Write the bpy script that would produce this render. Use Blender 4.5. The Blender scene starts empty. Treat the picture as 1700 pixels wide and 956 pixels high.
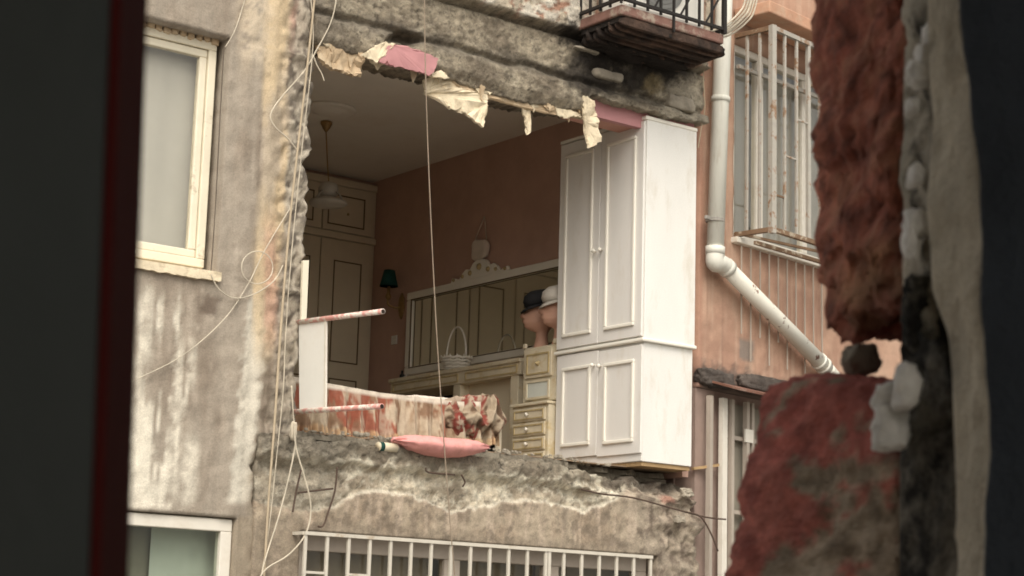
import bpy, bmesh, math, random
from mathutils import Vector, Matrix, noise

random.seed(7)
S = bpy.context.scene
COL = S.collection
ZC = 4.2                       # height of the viewer's eye above the street
R3 = math.radians

# ------------------------------------------------------------------ camera
FPX, CX, CY = 3128.0, 850.0, 478.0
ROT = (Vector((0.79099767, 0.13760331, 0.59614429)),
       Vector((-0.61116629, 0.13271039, 0.7802972)),
       Vector((0.02825693, -0.98155656, 0.18907211)))
CAM = Vector((-7.75, -10.144, ZC))
def cw(v):
    v = Vector(v); return Vector((ROT[0].dot(v), ROT[1].dot(v), ROT[2].dot(v)))
cam_d = bpy.data.cameras.new('camera'); cam = bpy.data.objects.new('camera', cam_d); COL.objects.link(cam)
rx, ry, rz = cw((1, 0, 0)), cw((0, -1, 0)), cw((0, 0, -1))
cam.matrix_world = Matrix(((rx.x, ry.x, rz.x, CAM.x), (rx.y, ry.y, rz.y, CAM.y), (rx.z, ry.z, rz.z, CAM.z), (0, 0, 0, 1)))
cam_d.sensor_width = 36.0; cam_d.lens = FPX / 1700 * 36; cam_d.clip_start = 0.02; cam_d.clip_end = 400
cam_d.dof.use_dof = True; cam_d.dof.focus_distance = 13.3; cam_d.dof.aperture_fstop = 32.0
S.camera = cam

# ------------------------------------------------------------------ sky, sun, exposure (overcast street light)
SUN_EL, SUN_AZ = 50.0, 216.0    # azimuth measured from +Y towards +X
wd = bpy.data.worlds.new('World'); S.world = wd; wd.use_nodes = True
nt = wd.node_tree; nt.nodes.clear()
sky = nt.nodes.new('ShaderNodeTexSky'); sky.sky_type = 'NISHITA'; sky.sun_disc = False
sky.sun_elevation = R3(SUN_EL); sky.sun_rotation = R3(SUN_AZ); sky.air_density = 1.0; sky.dust_density = 4.0
hs = nt.nodes.new('ShaderNodeHueSaturation'); hs.inputs['Saturation'].default_value = 0.22
tn = nt.nodes.new('ShaderNodeMix'); tn.data_type = 'RGBA'; tn.blend_type = 'MULTIPLY'; tn.inputs[0].default_value = 1.0
tn.inputs[7].default_value = (1.0, 0.952, 0.865, 1)
bg = nt.nodes.new('ShaderNodeBackground'); bg.inputs['Strength'].default_value = 0.15
wo = nt.nodes.new('ShaderNodeOutputWorld')
nt.links.new(sky.outputs[0], hs.inputs['Color']); nt.links.new(hs.outputs[0], tn.inputs[6])
nt.links.new(tn.outputs[2], bg.inputs['Color']); nt.links.new(bg.outputs[0], wo.inputs['Surface'])
sl = bpy.data.lights.new('sun', 'SUN'); sl.energy = 0.55; sl.angle = R3(35); sl.color = (1.0, 0.965, 0.90)
so = bpy.data.objects.new('sun', sl); COL.objects.link(so)
sd = Vector((math.sin(R3(SUN_AZ)) * math.cos(R3(SUN_EL)), math.cos(R3(SUN_AZ)) * math.cos(R3(SUN_EL)), math.sin(R3(SUN_EL))))
so.rotation_euler = sd.to_track_quat('Z', 'Y').to_euler(); so.location = (4, -12, 20)
S.view_settings.view_transform = 'Standard'; S.view_settings.look = 'None'
S.view_settings.exposure = 0.85; S.view_settings.gamma = 1.0
S.cycles.max_bounces = 8; S.cycles.diffuse_bounces = 5; S.cycles.use_denoising = True; S.cycles.filter_width = 1.75

# ------------------------------------------------------------------ measuring: a sight line met with a wall of known position
def ray(px, py): return cw((px - CX, py - CY, FPX))
def at_y(px, py, y=0.0):
    d = ray(px, py); return CAM + d * ((y - CAM.y) / d.y)
def at_x(px, py, x):
    d = ray(px, py); return CAM + d * ((x - CAM.x) / d.x)
def at_z(px, py, z):
    d = ray(px, py); return CAM + d * ((z - CAM.z) / d.z)
RINV = Matrix((ROT[0], ROT[1], ROT[2])).transposed()
def pix(p):
    q = RINV @ (Vector(p) - CAM); return CX + FPX * q.x / q.z, CY + FPX * q.y / q.z

def fbm(p, o=4, h=0.7): return noise.fractal(Vector(p), h, 2.1, o)      # about -1..1
def cells(p): d = noise.voronoi(Vector(p))[0]; return d[0], d[1] - d[0]
def sm(a, b, x):
    t = max(0.0, min(1.0, (x - a) / (b - a))); return t * t * (3 - 2 * t)
def lerp(a, b, t): return tuple(a[i] + (b[i] - a[i]) * t for i in range(3))
def poly(x, pts):
    if x <= pts[0][0]: return pts[0][1]
    for (a, b), (c, d) in zip(pts, pts[1:]):
        if x <= c: return b + (d - b) * (x - a) / (c - a)
    return pts[-1][1]

# ------------------------------------------------------------------ materials
MATS = {}
def mat(name, col, rough=0.8, var=0.18, scale=6.0, bump=0.3, bscale=40.0, metal=0.0, spec=0.3, dirt_pits=None, dirt_pits_amt=0.5,
        dirt_pits_scale=2.0, dirt_pits_lo=0.5, dirt_pits_hi=0.7, stretch=(1, 1, 1), attr=False, grain=0.0, bdist=0.01, turn=None):
    m = bpy.data.materials.new(name); m.use_nodes = True; n = m.node_tree.nodes; L = m.node_tree.links
    b = n['Principled BSDF']; b.inputs['Roughness'].default_value = rough; b.inputs['Metallic'].default_value = metal
    b.inputs['Specular IOR Level'].default_value = spec
    g = n.new('ShaderNodeNewGeometry'); mp = n.new('ShaderNodeMapping'); mp.inputs['Scale'].default_value = stretch
    src = g.outputs['Position']
    if turn is not None:                            # clay drawn out along the depth of the wall
        t1 = n.new('ShaderNodeMapping'); t1.inputs['Rotation'].default_value = (0, 0, turn); L.new(src, t1.inputs['Vector'])
        t2 = n.new('ShaderNodeMapping'); t2.inputs['Scale'].default_value = (1, 0.33, 1); L.new(t1.outputs[0], t2.inputs['Vector']); src = t2.outputs[0]
    L.new(src, mp.inputs['Vector'])
    nz = n.new('ShaderNodeTexNoise'); nz.inputs['Scale'].default_value = scale; nz.inputs['Detail'].default_value = 7; nz.inputs['Roughness'].default_value = 0.65
    L.new(mp.outputs[0], nz.inputs['Vector'])
    mr = n.new('ShaderNodeMapRange'); mr.inputs[1].default_value = 0.3; mr.inputs[2].default_value = 0.7
    mr.inputs[3].default_value = 1 - var; mr.inputs[4].default_value = 1 + var; L.new(nz.outputs['Fac'], mr.inputs[0])
    mul = n.new('ShaderNodeMix'); mul.data_type = 'RGBA'; mul.blend_type = 'MULTIPLY'; mul.inputs[0].default_value = 1.0
    if attr:
        a = n.new('ShaderNodeVertexColor'); a.layer_name = 'Col'; L.new(a.outputs['Color'], mul.inputs[6])
    else: mul.inputs[6].default_value = (*col, 1)
    L.new(mr.outputs[0], mul.inputs[7]); out = mul.outputs[2]
    if dirt_pits:
        n2 = n.new('ShaderNodeTexNoise'); n2.inputs['Scale'].default_value = dirt_pits_scale; n2.inputs['Detail'].default_value = 8; n2.inputs['Roughness'].default_value = 0.7
        L.new(mp.outputs[0], n2.inputs['Vector'])
        r2 = n.new('ShaderNodeMapRange'); r2.inputs[1].default_value = dirt_pits_lo; r2.inputs[2].default_value = dirt_pits_hi
        r2.inputs[3].default_value = 0; r2.inputs[4].default_value = dirt_pits_amt; r2.clamp = True; L.new(n2.outputs['Fac'], r2.inputs[0])
        if attr: L.new(a.outputs['Alpha'], r2.inputs[4])
        mx = n.new('ShaderNodeMix'); mx.data_type = 'RGBA'; mx.inputs[7].default_value = (*dirt_pits, 1)
        L.new(r2.outputs[0], mx.inputs[0]); L.new(out, mx.inputs[6]); out = mx.outputs[2]
    if grain:
        n3 = n.new('ShaderNodeTexNoise'); n3.inputs['Scale'].default_value = 120; n3.inputs['Detail'].default_value = 3
        L.new(src, n3.inputs['Vector'])
        r3 = n.new('ShaderNodeMapRange'); r3.inputs[1].default_value = 0.35; r3.inputs[2].default_value = 0.65
        r3.inputs[3].default_value = 1 - grain; r3.inputs[4].default_value = 1 + grain; L.new(n3.outputs['Fac'], r3.inputs[0])
        m3 = n.new('ShaderNodeMix'); m3.data_type = 'RGBA'; m3.blend_type = 'MULTIPLY'; m3.inputs[0].default_value = 1
        L.new(out, m3.inputs[6]); L.new(r3.outputs[0], m3.inputs[7]); out = m3.outputs[2]
    L.new(out, b.inputs['Base Color'])
    if bump:
        nb = n.new('ShaderNodeTexNoise'); nb.inputs['Scale'].default_value = bscale; nb.inputs['Detail'].default_value = 6; nb.inputs['Roughness'].default_value = 0.7
        L.new(src, nb.inputs['Vector'])
        bp = n.new('ShaderNodeBump'); bp.inputs['Strength'].default_value = bump; bp.inputs['Distance'].default_value = bdist
        L.new(nb.outputs['Fac'], bp.inputs['Height'])
        if attr and dirt_pits: L.new(a.outputs['Alpha'], bp.inputs['Strength'])
        L.new(bp.outputs[0], b.inputs['Normal'])
    MATS[name] = m
    return m
def glass(name, col=(0.8, 0.85, 0.85), rough=0.03, alpha=0.25):
    m = bpy.data.materials.new(name); m.use_nodes = True; n = m.node_tree.nodes; L = m.node_tree.links
    n.remove(n['Principled BSDF']); tr = n.new('ShaderNodeBsdfTransparent'); tr.inputs[0].default_value = (*col, 1)
    gl = n.new('ShaderNodeBsdfGlossy'); gl.inputs['Roughness'].default_value = rough
    fr = n.new('ShaderNodeFresnel'); fr.inputs[0].default_value = 1.5
    ge = n.new('ShaderNodeNewGeometry'); mr = n.new('ShaderNodeMapRange'); mr.inputs[3].default_value = 1.5; mr.inputs[4].default_value = 1 / 1.5
    L.new(ge.outputs['Backfacing'], mr.inputs[0]); L.new(mr.outputs[0], fr.inputs[0])      # same reflectance on both faces of the thin pane
    mx = n.new('ShaderNodeMixShader'); L.new(fr.outputs[0], mx.inputs[0]); L.new(tr.outputs[0], mx.inputs[1]); L.new(gl.outputs[0], mx.inputs[2])
    L.new(mx.outputs[0], n['Material Output'].inputs['Surface']); MATS[name] = m; return m

mat('facade', (1, 1, 1), 0.92, 0.14, 12, 0.5, 45, attr=True, grain=0.10, bdist=0.012, stretch=(1, 1, .45))
mat('concrete', (1, 1, 1), 0.95, 0.34, 16, 1.0, 45, attr=True, grain=0.13, bdist=0.04, dirt_pits=(0.055, 0.045, 0.035), dirt_pits_amt=0.75, dirt_pits_scale=19, dirt_pits_lo=0.56, dirt_pits_hi=0.63)  # dark spots of the second colour paint the shade in pits
mat('pinkwall', (1, 1, 1), 0.9, 0.10, 5, 0.25, 60, attr=True, grain=0.06)
mat('slab', (0.25, 0.22, 0.17), 0.95, 0.3, 10, 0.9, 40, dirt_pits=(0.07, 0.06, 0.05), bdist=0.03)
mat('plaster_cream', (0.72, 0.62, 0.45), 0.9, 0.18, 9, 0.6, 35, dirt_pits=(0.34, 0.27, 0.18), dirt_pits_amt=0.7, dirt_pits_scale=7, dirt_pits_lo=0.5, dirt_pits_hi=0.62)
mat('plaster_brown', (0.50, 0.38, 0.25), 0.9, 0.2, 9, 0.5, 35, dirt_pits=(0.70, 0.60, 0.44), dirt_pits_amt=0.7, dirt_pits_scale=6)
mat('pink_paint', (0.48, 0.235, 0.24), 0.7, 0.08, 6, 0.15, 30)
mat('soffit_paint', (0.55, 0.30, 0.24), 0.8, 0.1, 6, 0.1, 30)
mat('room_wall', (0.50, 0.33, 0.265), 0.85, 0.10, 2.5, 0.08, 30, dirt_pits=(0.36, 0.23, 0.18), dirt_pits_amt=0.5, dirt_pits_scale=1.4, dirt_pits_lo=.45, dirt_pits_hi=.75)
mat('room_ceiling', (0.76, 0.715, 0.64), 0.9, 0.05, 2.0, 0.05, 30, dirt_pits=(0.5, 0.42, 0.32), dirt_pits_amt=0.4, dirt_pits_scale=1.0)
mat('room_floor', (0.25, 0.18, 0.12), 0.7, 0.2, 4, 0.2, 30)
mat('closet', (0.62, 0.54, 0.40), 0.6, 0.06, 3, 0.05, 20)
mat('gilt_line', (0.13, 0.085, 0.035), 0.6, 0.2, 20, 0)
mat('gilt', (0.46, 0.36, 0.19), 0.5, 0.2, 20, 0.1)
mat('white_lacquer', (0.74, 0.725, 0.685), 0.42, 0.04, 3.0, 0.05, 14, dirt_pits=(0.54, 0.48, 0.38), dirt_pits_amt=0.7, dirt_pits_scale=5, dirt_pits_lo=0.52, dirt_pits_hi=0.74, stretch=(1, 1, .35), grain=0.03)
mat('door_lacquer', (0.74, 0.715, 0.675), 0.45, 0.04, 3.0, 0.05, 14, dirt_pits=(0.52, 0.46, 0.36), dirt_pits_amt=0.5, dirt_pits_scale=6, dirt_pits_lo=.54, dirt_pits_hi=.76, stretch=(1, 1, .4))
mat('trim_lacquer', (0.82, 0.785, 0.70), 0.4, 0.03, 4, 0)
mat('raw_wood', (0.40, 0.27, 0.14), 0.8, 0.2, 10, 0.3, 40, stretch=(1, 6, 6))
mat('cream_wood', (0.64, 0.565, 0.42), 0.55, 0.10, 6, 0.1, 25, dirt_pits=(0.52, 0.38, 0.16), dirt_pits_amt=0.6, dirt_pits_scale=9, dirt_pits_lo=0.52, dirt_pits_hi=0.64)
mat('gap_shade', (0.03, 0.02, 0.015), 0.9, 0.2, 10, 0)  # near-black painted shade for the insides of openings
m = mat('mirror_glass', (0.80, 0.80, 0.74), 0.03, 0.02, 2, 0, metal=1.0, spec=0.5)
mat('floral', (1, 1, 1), 0.95, 0.15, 25, 0.4, 60, attr=True)
mat('sheet_white', (0.66, 0.58, 0.50), 0.9, 0.08, 8, 0.3, 25)
mat('pillow', (0.74, 0.34, 0.315), 0.7, 0.10, 14, 0.6, 22, dirt_pits=(0.52, 0.24, 0.19), dirt_pits_amt=0.6, dirt_pits_scale=9)
mat('black_felt', (0.02, 0.02, 0.022), 0.9, 0.2, 10, 0.2)
mat('white_felt', (0.55, 0.51, 0.45), 0.9, 0.1, 10, 0.2)
mat('mannequin', (0.50, 0.29, 0.21), 0.6, 0.06, 8, 0.05)
mat('wicker_white', (0.74, 0.70, 0.62), 0.7, 0.1, 20, 0)
mat('green_shade', (0.01, 0.055, 0.045), 0.8, 0.1, 10, 0)
mat('brass', (0.32, 0.20, 0.08), 0.45, 0.2, 20, 0, metal=0.5)
mat('lamp_glass', (0.46, 0.43, 0.38), 0.3, 0.03, 5, 0)
mat('window_paint', (0.74, 0.68, 0.54), 0.6, 0.07, 5, 0.15, 40, dirt_pits=(0.42, 0.33, 0.22), dirt_pits_amt=0.7, dirt_pits_scale=8, dirt_pits_lo=0.58, dirt_pits_hi=0.68)
mat('window_white', (0.70, 0.66, 0.58), 0.55, 0.06, 5, 0.08, 30, dirt_pits=(0.4, 0.34, 0.26), dirt_pits_amt=0.4, dirt_pits_scale=5)
mat('dull_frame', (0.40, 0.345, 0.29), 0.6, 0.08, 4, 0.1, 30, dirt_pits=(0.3, 0.25, 0.2), dirt_pits_amt=0.4, dirt_pits_scale=5)
mat('curtain', (0.47, 0.47, 0.455), 0.9, 0.05, 3, 0.1, 60)
mat('curtain_mid', (0.34, 0.34, 0.325), 0.9, 0.06, 3, 0.1, 60)
mat('curtain_grey', (0.62, 0.64, 0.58), 0.9, 0.06, 3, 0.1, 60)
mat('curtain_dark', (0.26, 0.235, 0.19), 0.9, 0.1, 3, 0.1, 60)
mat('cable_white', (0.55, 0.49, 0.39), 0.7, 0.25, 8, 0)
mat('cable_tan', (0.44, 0.36, 0.255), 0.7, 0.15, 8, 0)
mat('cable_dark', (0.10, 0.08, 0.06), 0.7, 0.15, 8, 0)
mat('rope', (0.30, 0.24, 0.18), 0.9, 0.2, 20, 0.3, 90)
mat('rebar', (0.09, 0.06, 0.045), 0.8, 0.3, 30, 0.3, 80)
mat('pipe_paint', (0.68, 0.66, 0.58), 0.5, 0.06, 5, 0.1, 30, dirt_pits=(0.16, 0.07, 0.045), dirt_pits_amt=0.95, dirt_pits_scale=8.5, dirt_pits_lo=0.60, dirt_pits_hi=0.63)
mat('pipe_clean', (0.66, 0.65, 0.58), 0.5, 0.05, 5, 0.06, 30, dirt_pits=(0.4, 0.34, 0.26), dirt_pits_amt=0.4, dirt_pits_scale=6, dirt_pits_lo=0.52, dirt_pits_hi=0.7, stretch=(3, 3, 0.5))
mat('metal_grey', (0.30, 0.28, 0.25), 0.6, 0.2, 15, 0.1)
mat('grille_paint', (0.40, 0.375, 0.33), 0.6, 0.12, 9, 0.1, 40, dirt_pits=(0.23, 0.11, 0.04), dirt_pits_amt=0.85, dirt_pits_scale=9, dirt_pits_lo=0.53, dirt_pits_hi=0.62)
mat('grille_rust', (0.20, 0.125, 0.075), 0.8, 0.25, 12, 0.3, 50, dirt_pits=(0.5, 0.44, 0.34), dirt_pits_amt=0.7, dirt_pits_scale=10, dirt_pits_lo=0.55, dirt_pits_hi=0.6)
mat('white_rail', (0.56, 0.52, 0.445), 0.5, 0.08, 8, 0.05, 40, dirt_pits=(0.36, 0.26, 0.16), dirt_pits_amt=0.6, dirt_pits_scale=10, dirt_pits_lo=0.6, dirt_pits_hi=0.7)
mat('iron_black', (0.018, 0.015, 0.013), 0.6, 0.2, 20, 0.1)
mat('balcony_pink', (0.20, 0.11, 0.088), 0.85, 0.25, 10, 0.6, 40, dirt_pits=(0.36, 0.31, 0.25), dirt_pits_amt=0.8, dirt_pits_scale=9, dirt_pits_lo=0.5, dirt_pits_hi=0.62)
mat('balcony_rib', (0.10, 0.062, 0.045), 0.95, 0.45, 7, 0.9, 30, dirt_pits=(0.02, 0.016, 0.014), dirt_pits_amt=0.9, dirt_pits_scale=4, dirt_pits_lo=0.42, dirt_pits_hi=0.58, bdist=0.03)
mat('soot', (0.022, 0.017, 0.014), 0.95, 0.4, 9, 0.9, 30, bdist=0.03)
mat('ac_white', (0.72, 0.70, 0.64), 0.5, 0.04, 5, 0)
mat('ac_grille', (0.20, 0.20, 0.19), 0.6, 0.1, 5, 0)
mat('rust_sheet', (0.17, 0.08, 0.055), 0.8, 0.3, 9, 0.4, 30, dirt_pits=(0.35, 0.29, 0.24), dirt_pits_amt=0.6, dirt_pits_scale=5)
mat('rubble', (0.09, 0.075, 0.065), 0.95, 0.4, 12, 0.8, 40, bdist=0.02)
mat('stone_grey', (0.34, 0.30, 0.24), 0.95, 0.25, 12, 0.7, 40, bdist=0.02)
mat('mauve_wall', (0.30, 0.22, 0.185), 0.9, 0.12, 5, 0.3, 40, dirt_pits=(0.2, 0.15, 0.12), dirt_pits_amt=0.5)
mat('sign_white', (0.74, 0.73, 0.68), 0.5, 0.04, 4, 0.05, dirt_pits=(0.55, 0.5, 0.42), dirt_pits_amt=0.35, dirt_pits_scale=4)
mat('sign_red', (0.62, 0.30, 0.26), 0.5, 0.1, 15, 0.1, dirt_pits=(0.74, 0.70, 0.62), dirt_pits_amt=0.9, dirt_pits_scale=18, dirt_pits_lo=0.46, dirt_pits_hi=0.54)
mat('joint_mortar', (0.50, 0.455, 0.37), 0.95, 0.3, 25, 0.8, 90, dirt_pits=(0.012, 0.011, 0.010), dirt_pits_amt=0.95, dirt_pits_scale=26, dirt_pits_lo=0.51, dirt_pits_hi=0.62, bdist=0.006)
mat('joint_dark', (0.26, 0.235, 0.19), 0.95, 0.4, 25, 0.8, 90, dirt_pits=(0.010, 0.009, 0.008), dirt_pits_amt=0.97, dirt_pits_scale=22, dirt_pits_lo=0.40, dirt_pits_hi=0.56, bdist=0.006)
mat('brick_red', (0.50, 0.24, 0.165), 0.95, 0.35, 22, 1.0, 120, dirt_pits=(0.21, 0.085, 0.06), dirt_pits_amt=0.85, dirt_pits_scale=45, dirt_pits_lo=.44, dirt_pits_hi=.62, bdist=0.008, grain=0.2)
mat('brick_mortar', (0.56, 0.19, 0.145), 0.95, 0.3, 24, 1.0, 130, dirt_pits=(0.50, 0.42, 0.32), dirt_pits_amt=0.97, dirt_pits_scale=30, dirt_pits_lo=0.49, dirt_pits_hi=0.56, bdist=0.008, grain=0.2)
TURN = math.atan2(0.59614429, 0.7802972)
mat('brick_face', (1, 1, 1), 0.95, 0.34, 55, 1.0, 95, attr=True, grain=0.16, bdist=0.010, turn=TURN)
mat('mortar_white', (0.84, 0.82, 0.78), 0.9, 0.15, 30, 0.6, 90, bdist=0.004)
mat('tar', (0.012, 0.011, 0.010), 0.9, 0.3, 30, 0.8, 80, bdist=0.006)
mat('edge_plaster', (0.70, 0.63, 0.50), 0.95, 0.22, 18, 1.0, 90, dirt_pits=(0.30, 0.25, 0.17), dirt_pits_amt=0.7, dirt_pits_scale=16, bdist=0.008)
mat('room_plaster', (0.55, 0.52, 0.46), 0.9, 0.15, 4, 0.3, 40)  # pale unseen walls, chosen to bounce light onto the hole's edge
mat('dark_paint', (0.026, 0.032, 0.042), 0.8, 0.25, 12, 0.9, 60, bdist=0.006)
mat('board_dark', (0.034, 0.040, 0.039), 0.6, 0.08, 10, 0.1, 60)
mat('board_maroon', (0.055, 0.007, 0.006), 0.85, 0.1, 10, 0.1, 60, spec=0.1)
mat('hood_paint', (0.52, 0.30, 0.20), 0.9, 0.15, 6, 0.3, 40, dirt_pits=(0.5, 0.42, 0.32), dirt_pits_amt=0.6, dirt_pits_scale=5)
mat('pale_paving', (0.20, 0.19, 0.17), 0.9, 0.2, 5, 0.4, 60)  # pale unseen paving, lightened to bounce light up onto the bricks
glass('pane', (0.96, 0.95, 0.92))
glass('pane_green', (0.86, 0.89, 0.86))

# ------------------------------------------------------------------ mesh helpers
class MB:
    def __init__(s): s.v = []; s.f = []; s.c = []
    def add(s, vs, fs, col=None):
        o = len(s.v); s.v += [Vector(p) for p in vs]; s.f += [tuple(i + o for i in f) for f in fs]
        if col is not None: s.c += [col] * len(vs)
        return s
    def box(s, x0, x1, y0, y1, z0, z1, M=None):
        vs = [Vector((x, y, z)) for x in (x0, x1) for y in (y0, y1) for z in (z0, z1)]
        if M is not None: vs = [M @ p for p in vs]
        return s.add(vs, [(0, 1, 3, 2), (4, 6, 7, 5), (0, 4, 5, 1), (2, 3, 7, 6), (0, 2, 6, 4), (1, 5, 7, 3)])
    def bar(s, a, b, w, d=None, up=(0, 0, 1)):
        a, b = Vector(a), Vector(b); d = d or w; t = (b - a).normalized(); u = Vector(up)
        if abs(t.dot(u)) > 0.95: u = Vector((1, 0, 0))
        x = t.cross(u).normalized() * w / 2; y = x.cross(t).normalized() * d / 2
        return s.add([a - x - y, a + x - y, a + x + y, a - x + y, b - x - y, b + x - y, b + x + y, b - x + y],
                     [(0, 3, 2, 1), (4, 5, 6, 7), (0, 1, 5, 4), (1, 2, 6, 5), (2, 3, 7, 6), (3, 0, 4, 7)])
    def prism(s, pts, off):
        n = len(pts); off = Vector(off); vs = [Vector(p) for p in pts] + [Vector(p) + off for p in pts]
        return s.add(vs, [tuple(range(n - 1, -1, -1)), tuple(range(n, 2 * n))] + [(i, (i + 1) % n, n + (i + 1) % n, n + i) for i in range(n)])
    def tube(s, pts, r, seg=6, closed=False, caps=True):
        pts = [Vector(p) for p in pts]; n = len(pts); rr = r if isinstance(r, (list, tuple)) else [r] * n; vs = []; px = None
        for i, p in enumerate(pts):
            a = pts[(i - 1) % n] if (i or closed) else p; b = pts[(i + 1) % n] if (i < n - 1 or closed) else p
            t = (b - a).normalized()
            if px is None: px = t.orthogonal().normalized()
            px = (px - t * px.dot(t)).normalized(); py = t.cross(px)
            for k in range(seg):
                an = 2 * math.pi * k / seg; vs.append(p + (px * math.cos(an) + py * math.sin(an)) * rr[i])
        fs = []
        for i in range(n if closed else n - 1):
            j = (i + 1) % n
            for k in range(seg):
                l = (k + 1) % seg; fs.append((i * seg + k, i * seg + l, j * seg + l, j * seg + k))
        if caps and not closed: fs += [tuple(range(seg - 1, -1, -1)), tuple(range((n - 1) * seg, n * seg))]
        return s.add(vs, fs)
    def lathe(s, prof, c, seg=20, sq=(1, 1), M=None):
        c = Vector(c); vs = []
        for r, z in prof:
            for k in range(seg):
                an = 2 * math.pi * k / seg; p = Vector((r * math.cos(an) * sq[0], r * math.sin(an) * sq[1], z))
                vs.append(c + (M @ p if M is not None else p))
        fs = [(i * seg + k, i * seg + (k + 1) % seg, (i + 1) * seg + (k + 1) % seg, (i + 1) * seg + k) for i in range(len(prof) - 1) for k in range(seg)]
        fs += [tuple(range(seg - 1, -1, -1)), tuple(range((len(prof) - 1) * seg, len(prof) * seg))]
        return s.add(vs, fs)
    def hexa(s, corners, n, amp, freq, seed=0, rnd=0.12, warp=None):
        """lumpy block: 8 corners (index bits x,y,z), every face an n-grid, pushed in and out by noise"""
        c = [Vector(p) for p in corners]; ctr = sum(c, Vector()) / 8
        def tri(a, b, g):
            p = Vector()
            for i in range(8):
                p += c[i] * (a if i & 1 else 1 - a) * (b if i & 2 else 1 - b) * (g if i & 4 else 1 - g)
            return p
        idx = {}; vs = []; fs = []
        def vert(i, j, k):
            if (i, j, k) not in idx:
                a, b, g = i / n, j / n, k / n; q = Vector((a * 2 - 1, b * 2 - 1, g * 2 - 1)); m_ = (abs(q.x)**8 + abs(q.y)**8 + abs(q.z)**8) ** (1 / 8)
                q = q / m_ * max(abs(q.x), abs(q.y), abs(q.z)) if m_ else q
                q = q * (1 - rnd) + q.normalized() * rnd if q.length else q
                p = tri(q.x * .5 + .5, q.y * .5 + .5, q.z * .5 + .5); d = (p - ctr).normalized()
                pw = warp(p) if warp else p
                p = p + d * amp * (fbm(pw * freq + Vector((seed, seed * 2, 0)), 5, 0.6)) + Vector((noise.noise(pw * freq * 2.3 + Vector((seed, 5, 9))), noise.noise(pw * freq * 2.3 + Vector((7, seed, 2))), 0)) * amp * .35
                idx[(i, j, k)] = len(vs); vs.append(p)
            return idx[(i, j, k)]
        for a in range(n):
            for b in range(n):
                for e in (0, n):
                    q = [(e, a, b), (e, a + 1, b), (e, a + 1, b + 1), (e, a, b + 1)]; fs.append(tuple(vert(*t) for t in (q if e else q[::-1])))
                    q = [(a, e, b), (a + 1, e, b), (a + 1, e, b + 1), (a, e, b + 1)]; fs.append(tuple(vert(*t) for t in (q[::-1] if e else q)))
                    q = [(a, b, e), (a + 1, b, e), (a + 1, b + 1, e), (a, b + 1, e)]; fs.append(tuple(vert(*t) for t in (q if e else q[::-1])))
        return s.add(vs, fs)
    def build(s, name, mt, parent=None, smooth=False, bevel=0.0, solid=0.0, seg=2):
        me = bpy.data.meshes.new(name); me.from_pydata([tuple(p) for p in s.v], [], s.f); me.update()
        if s.c:
            a = me.color_attributes.new('Col', 'FLOAT_COLOR', 'POINT')
            buf = []
            for c in s.c: buf += [c[0], c[1], c[2], c[3] if len(c) > 3 else 1.0]
            a.data.foreach_set('color', buf)
        bm = bmesh.new(); bm.from_mesh(me); bmesh.ops.recalc_face_normals(bm, faces=bm.faces) if not solid else None; bm.to_mesh(me); bm.free()
        me.materials.append(MATS[mt])
        if smooth: me.polygons.foreach_set('use_smooth', [True] * len(me.polygons))
        o = bpy.data.objects.new(name, me); COL.objects.link(o)
        if parent is not None:
            o.parent = parent
            if parent.type == 'EMPTY': o.matrix_parent_inverse = Matrix.Translation(-parent.location)
        if bevel:
            b = o.modifiers.new('bevel', 'BEVEL'); b.width = bevel; b.segments = seg; b.limit_method = 'ANGLE'
        if solid:
            b = o.modifiers.new('solid', 'SOLIDIFY'); b.thickness = solid; b.offset = -1
        return o
def tag(o, label, cat, group=None):
    o['label'] = label; o['category'] = cat
    if group: o['group'] = group
    return o
def struct(o): o['kind'] = 'structure'; return o
def thing(name, label, cat, loc=(0, 0, 0), group=None):
    o = bpy.data.objects.new(name, None); COL.objects.link(o); o.location = loc; o.empty_display_size = 0.2
    return tag(o, label, cat, group)
def spline(pts, n=8):
    pts = [Vector(p) for p in pts]; out = []
    for i in range(len(pts) - 1):
        p0 = pts[max(i - 1, 0)]; p1 = pts[i]; p2 = pts[i + 1]; p3 = pts[min(i + 2, len(pts) - 1)]
        for k in range(n):
            t = k / n; out.append(0.5 * ((2 * p1) + (p2 - p0) * t + (2 * p0 - 5 * p1 + 4 * p2 - p3) * t * t + (3 * p1 - p0 - 3 * p2 + p3) * t ** 3))
    return out + [pts[-1]]
def span(*ks):
    """list of coordinates: (start, stop, step), ... joined"""
    out = []
    for a, b, st in ks:
        n = max(1, int(round((b - a) / st))); out += [a + (b - a) * i / n for i in range(n)]
    return out + [ks[-1][1]]
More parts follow.
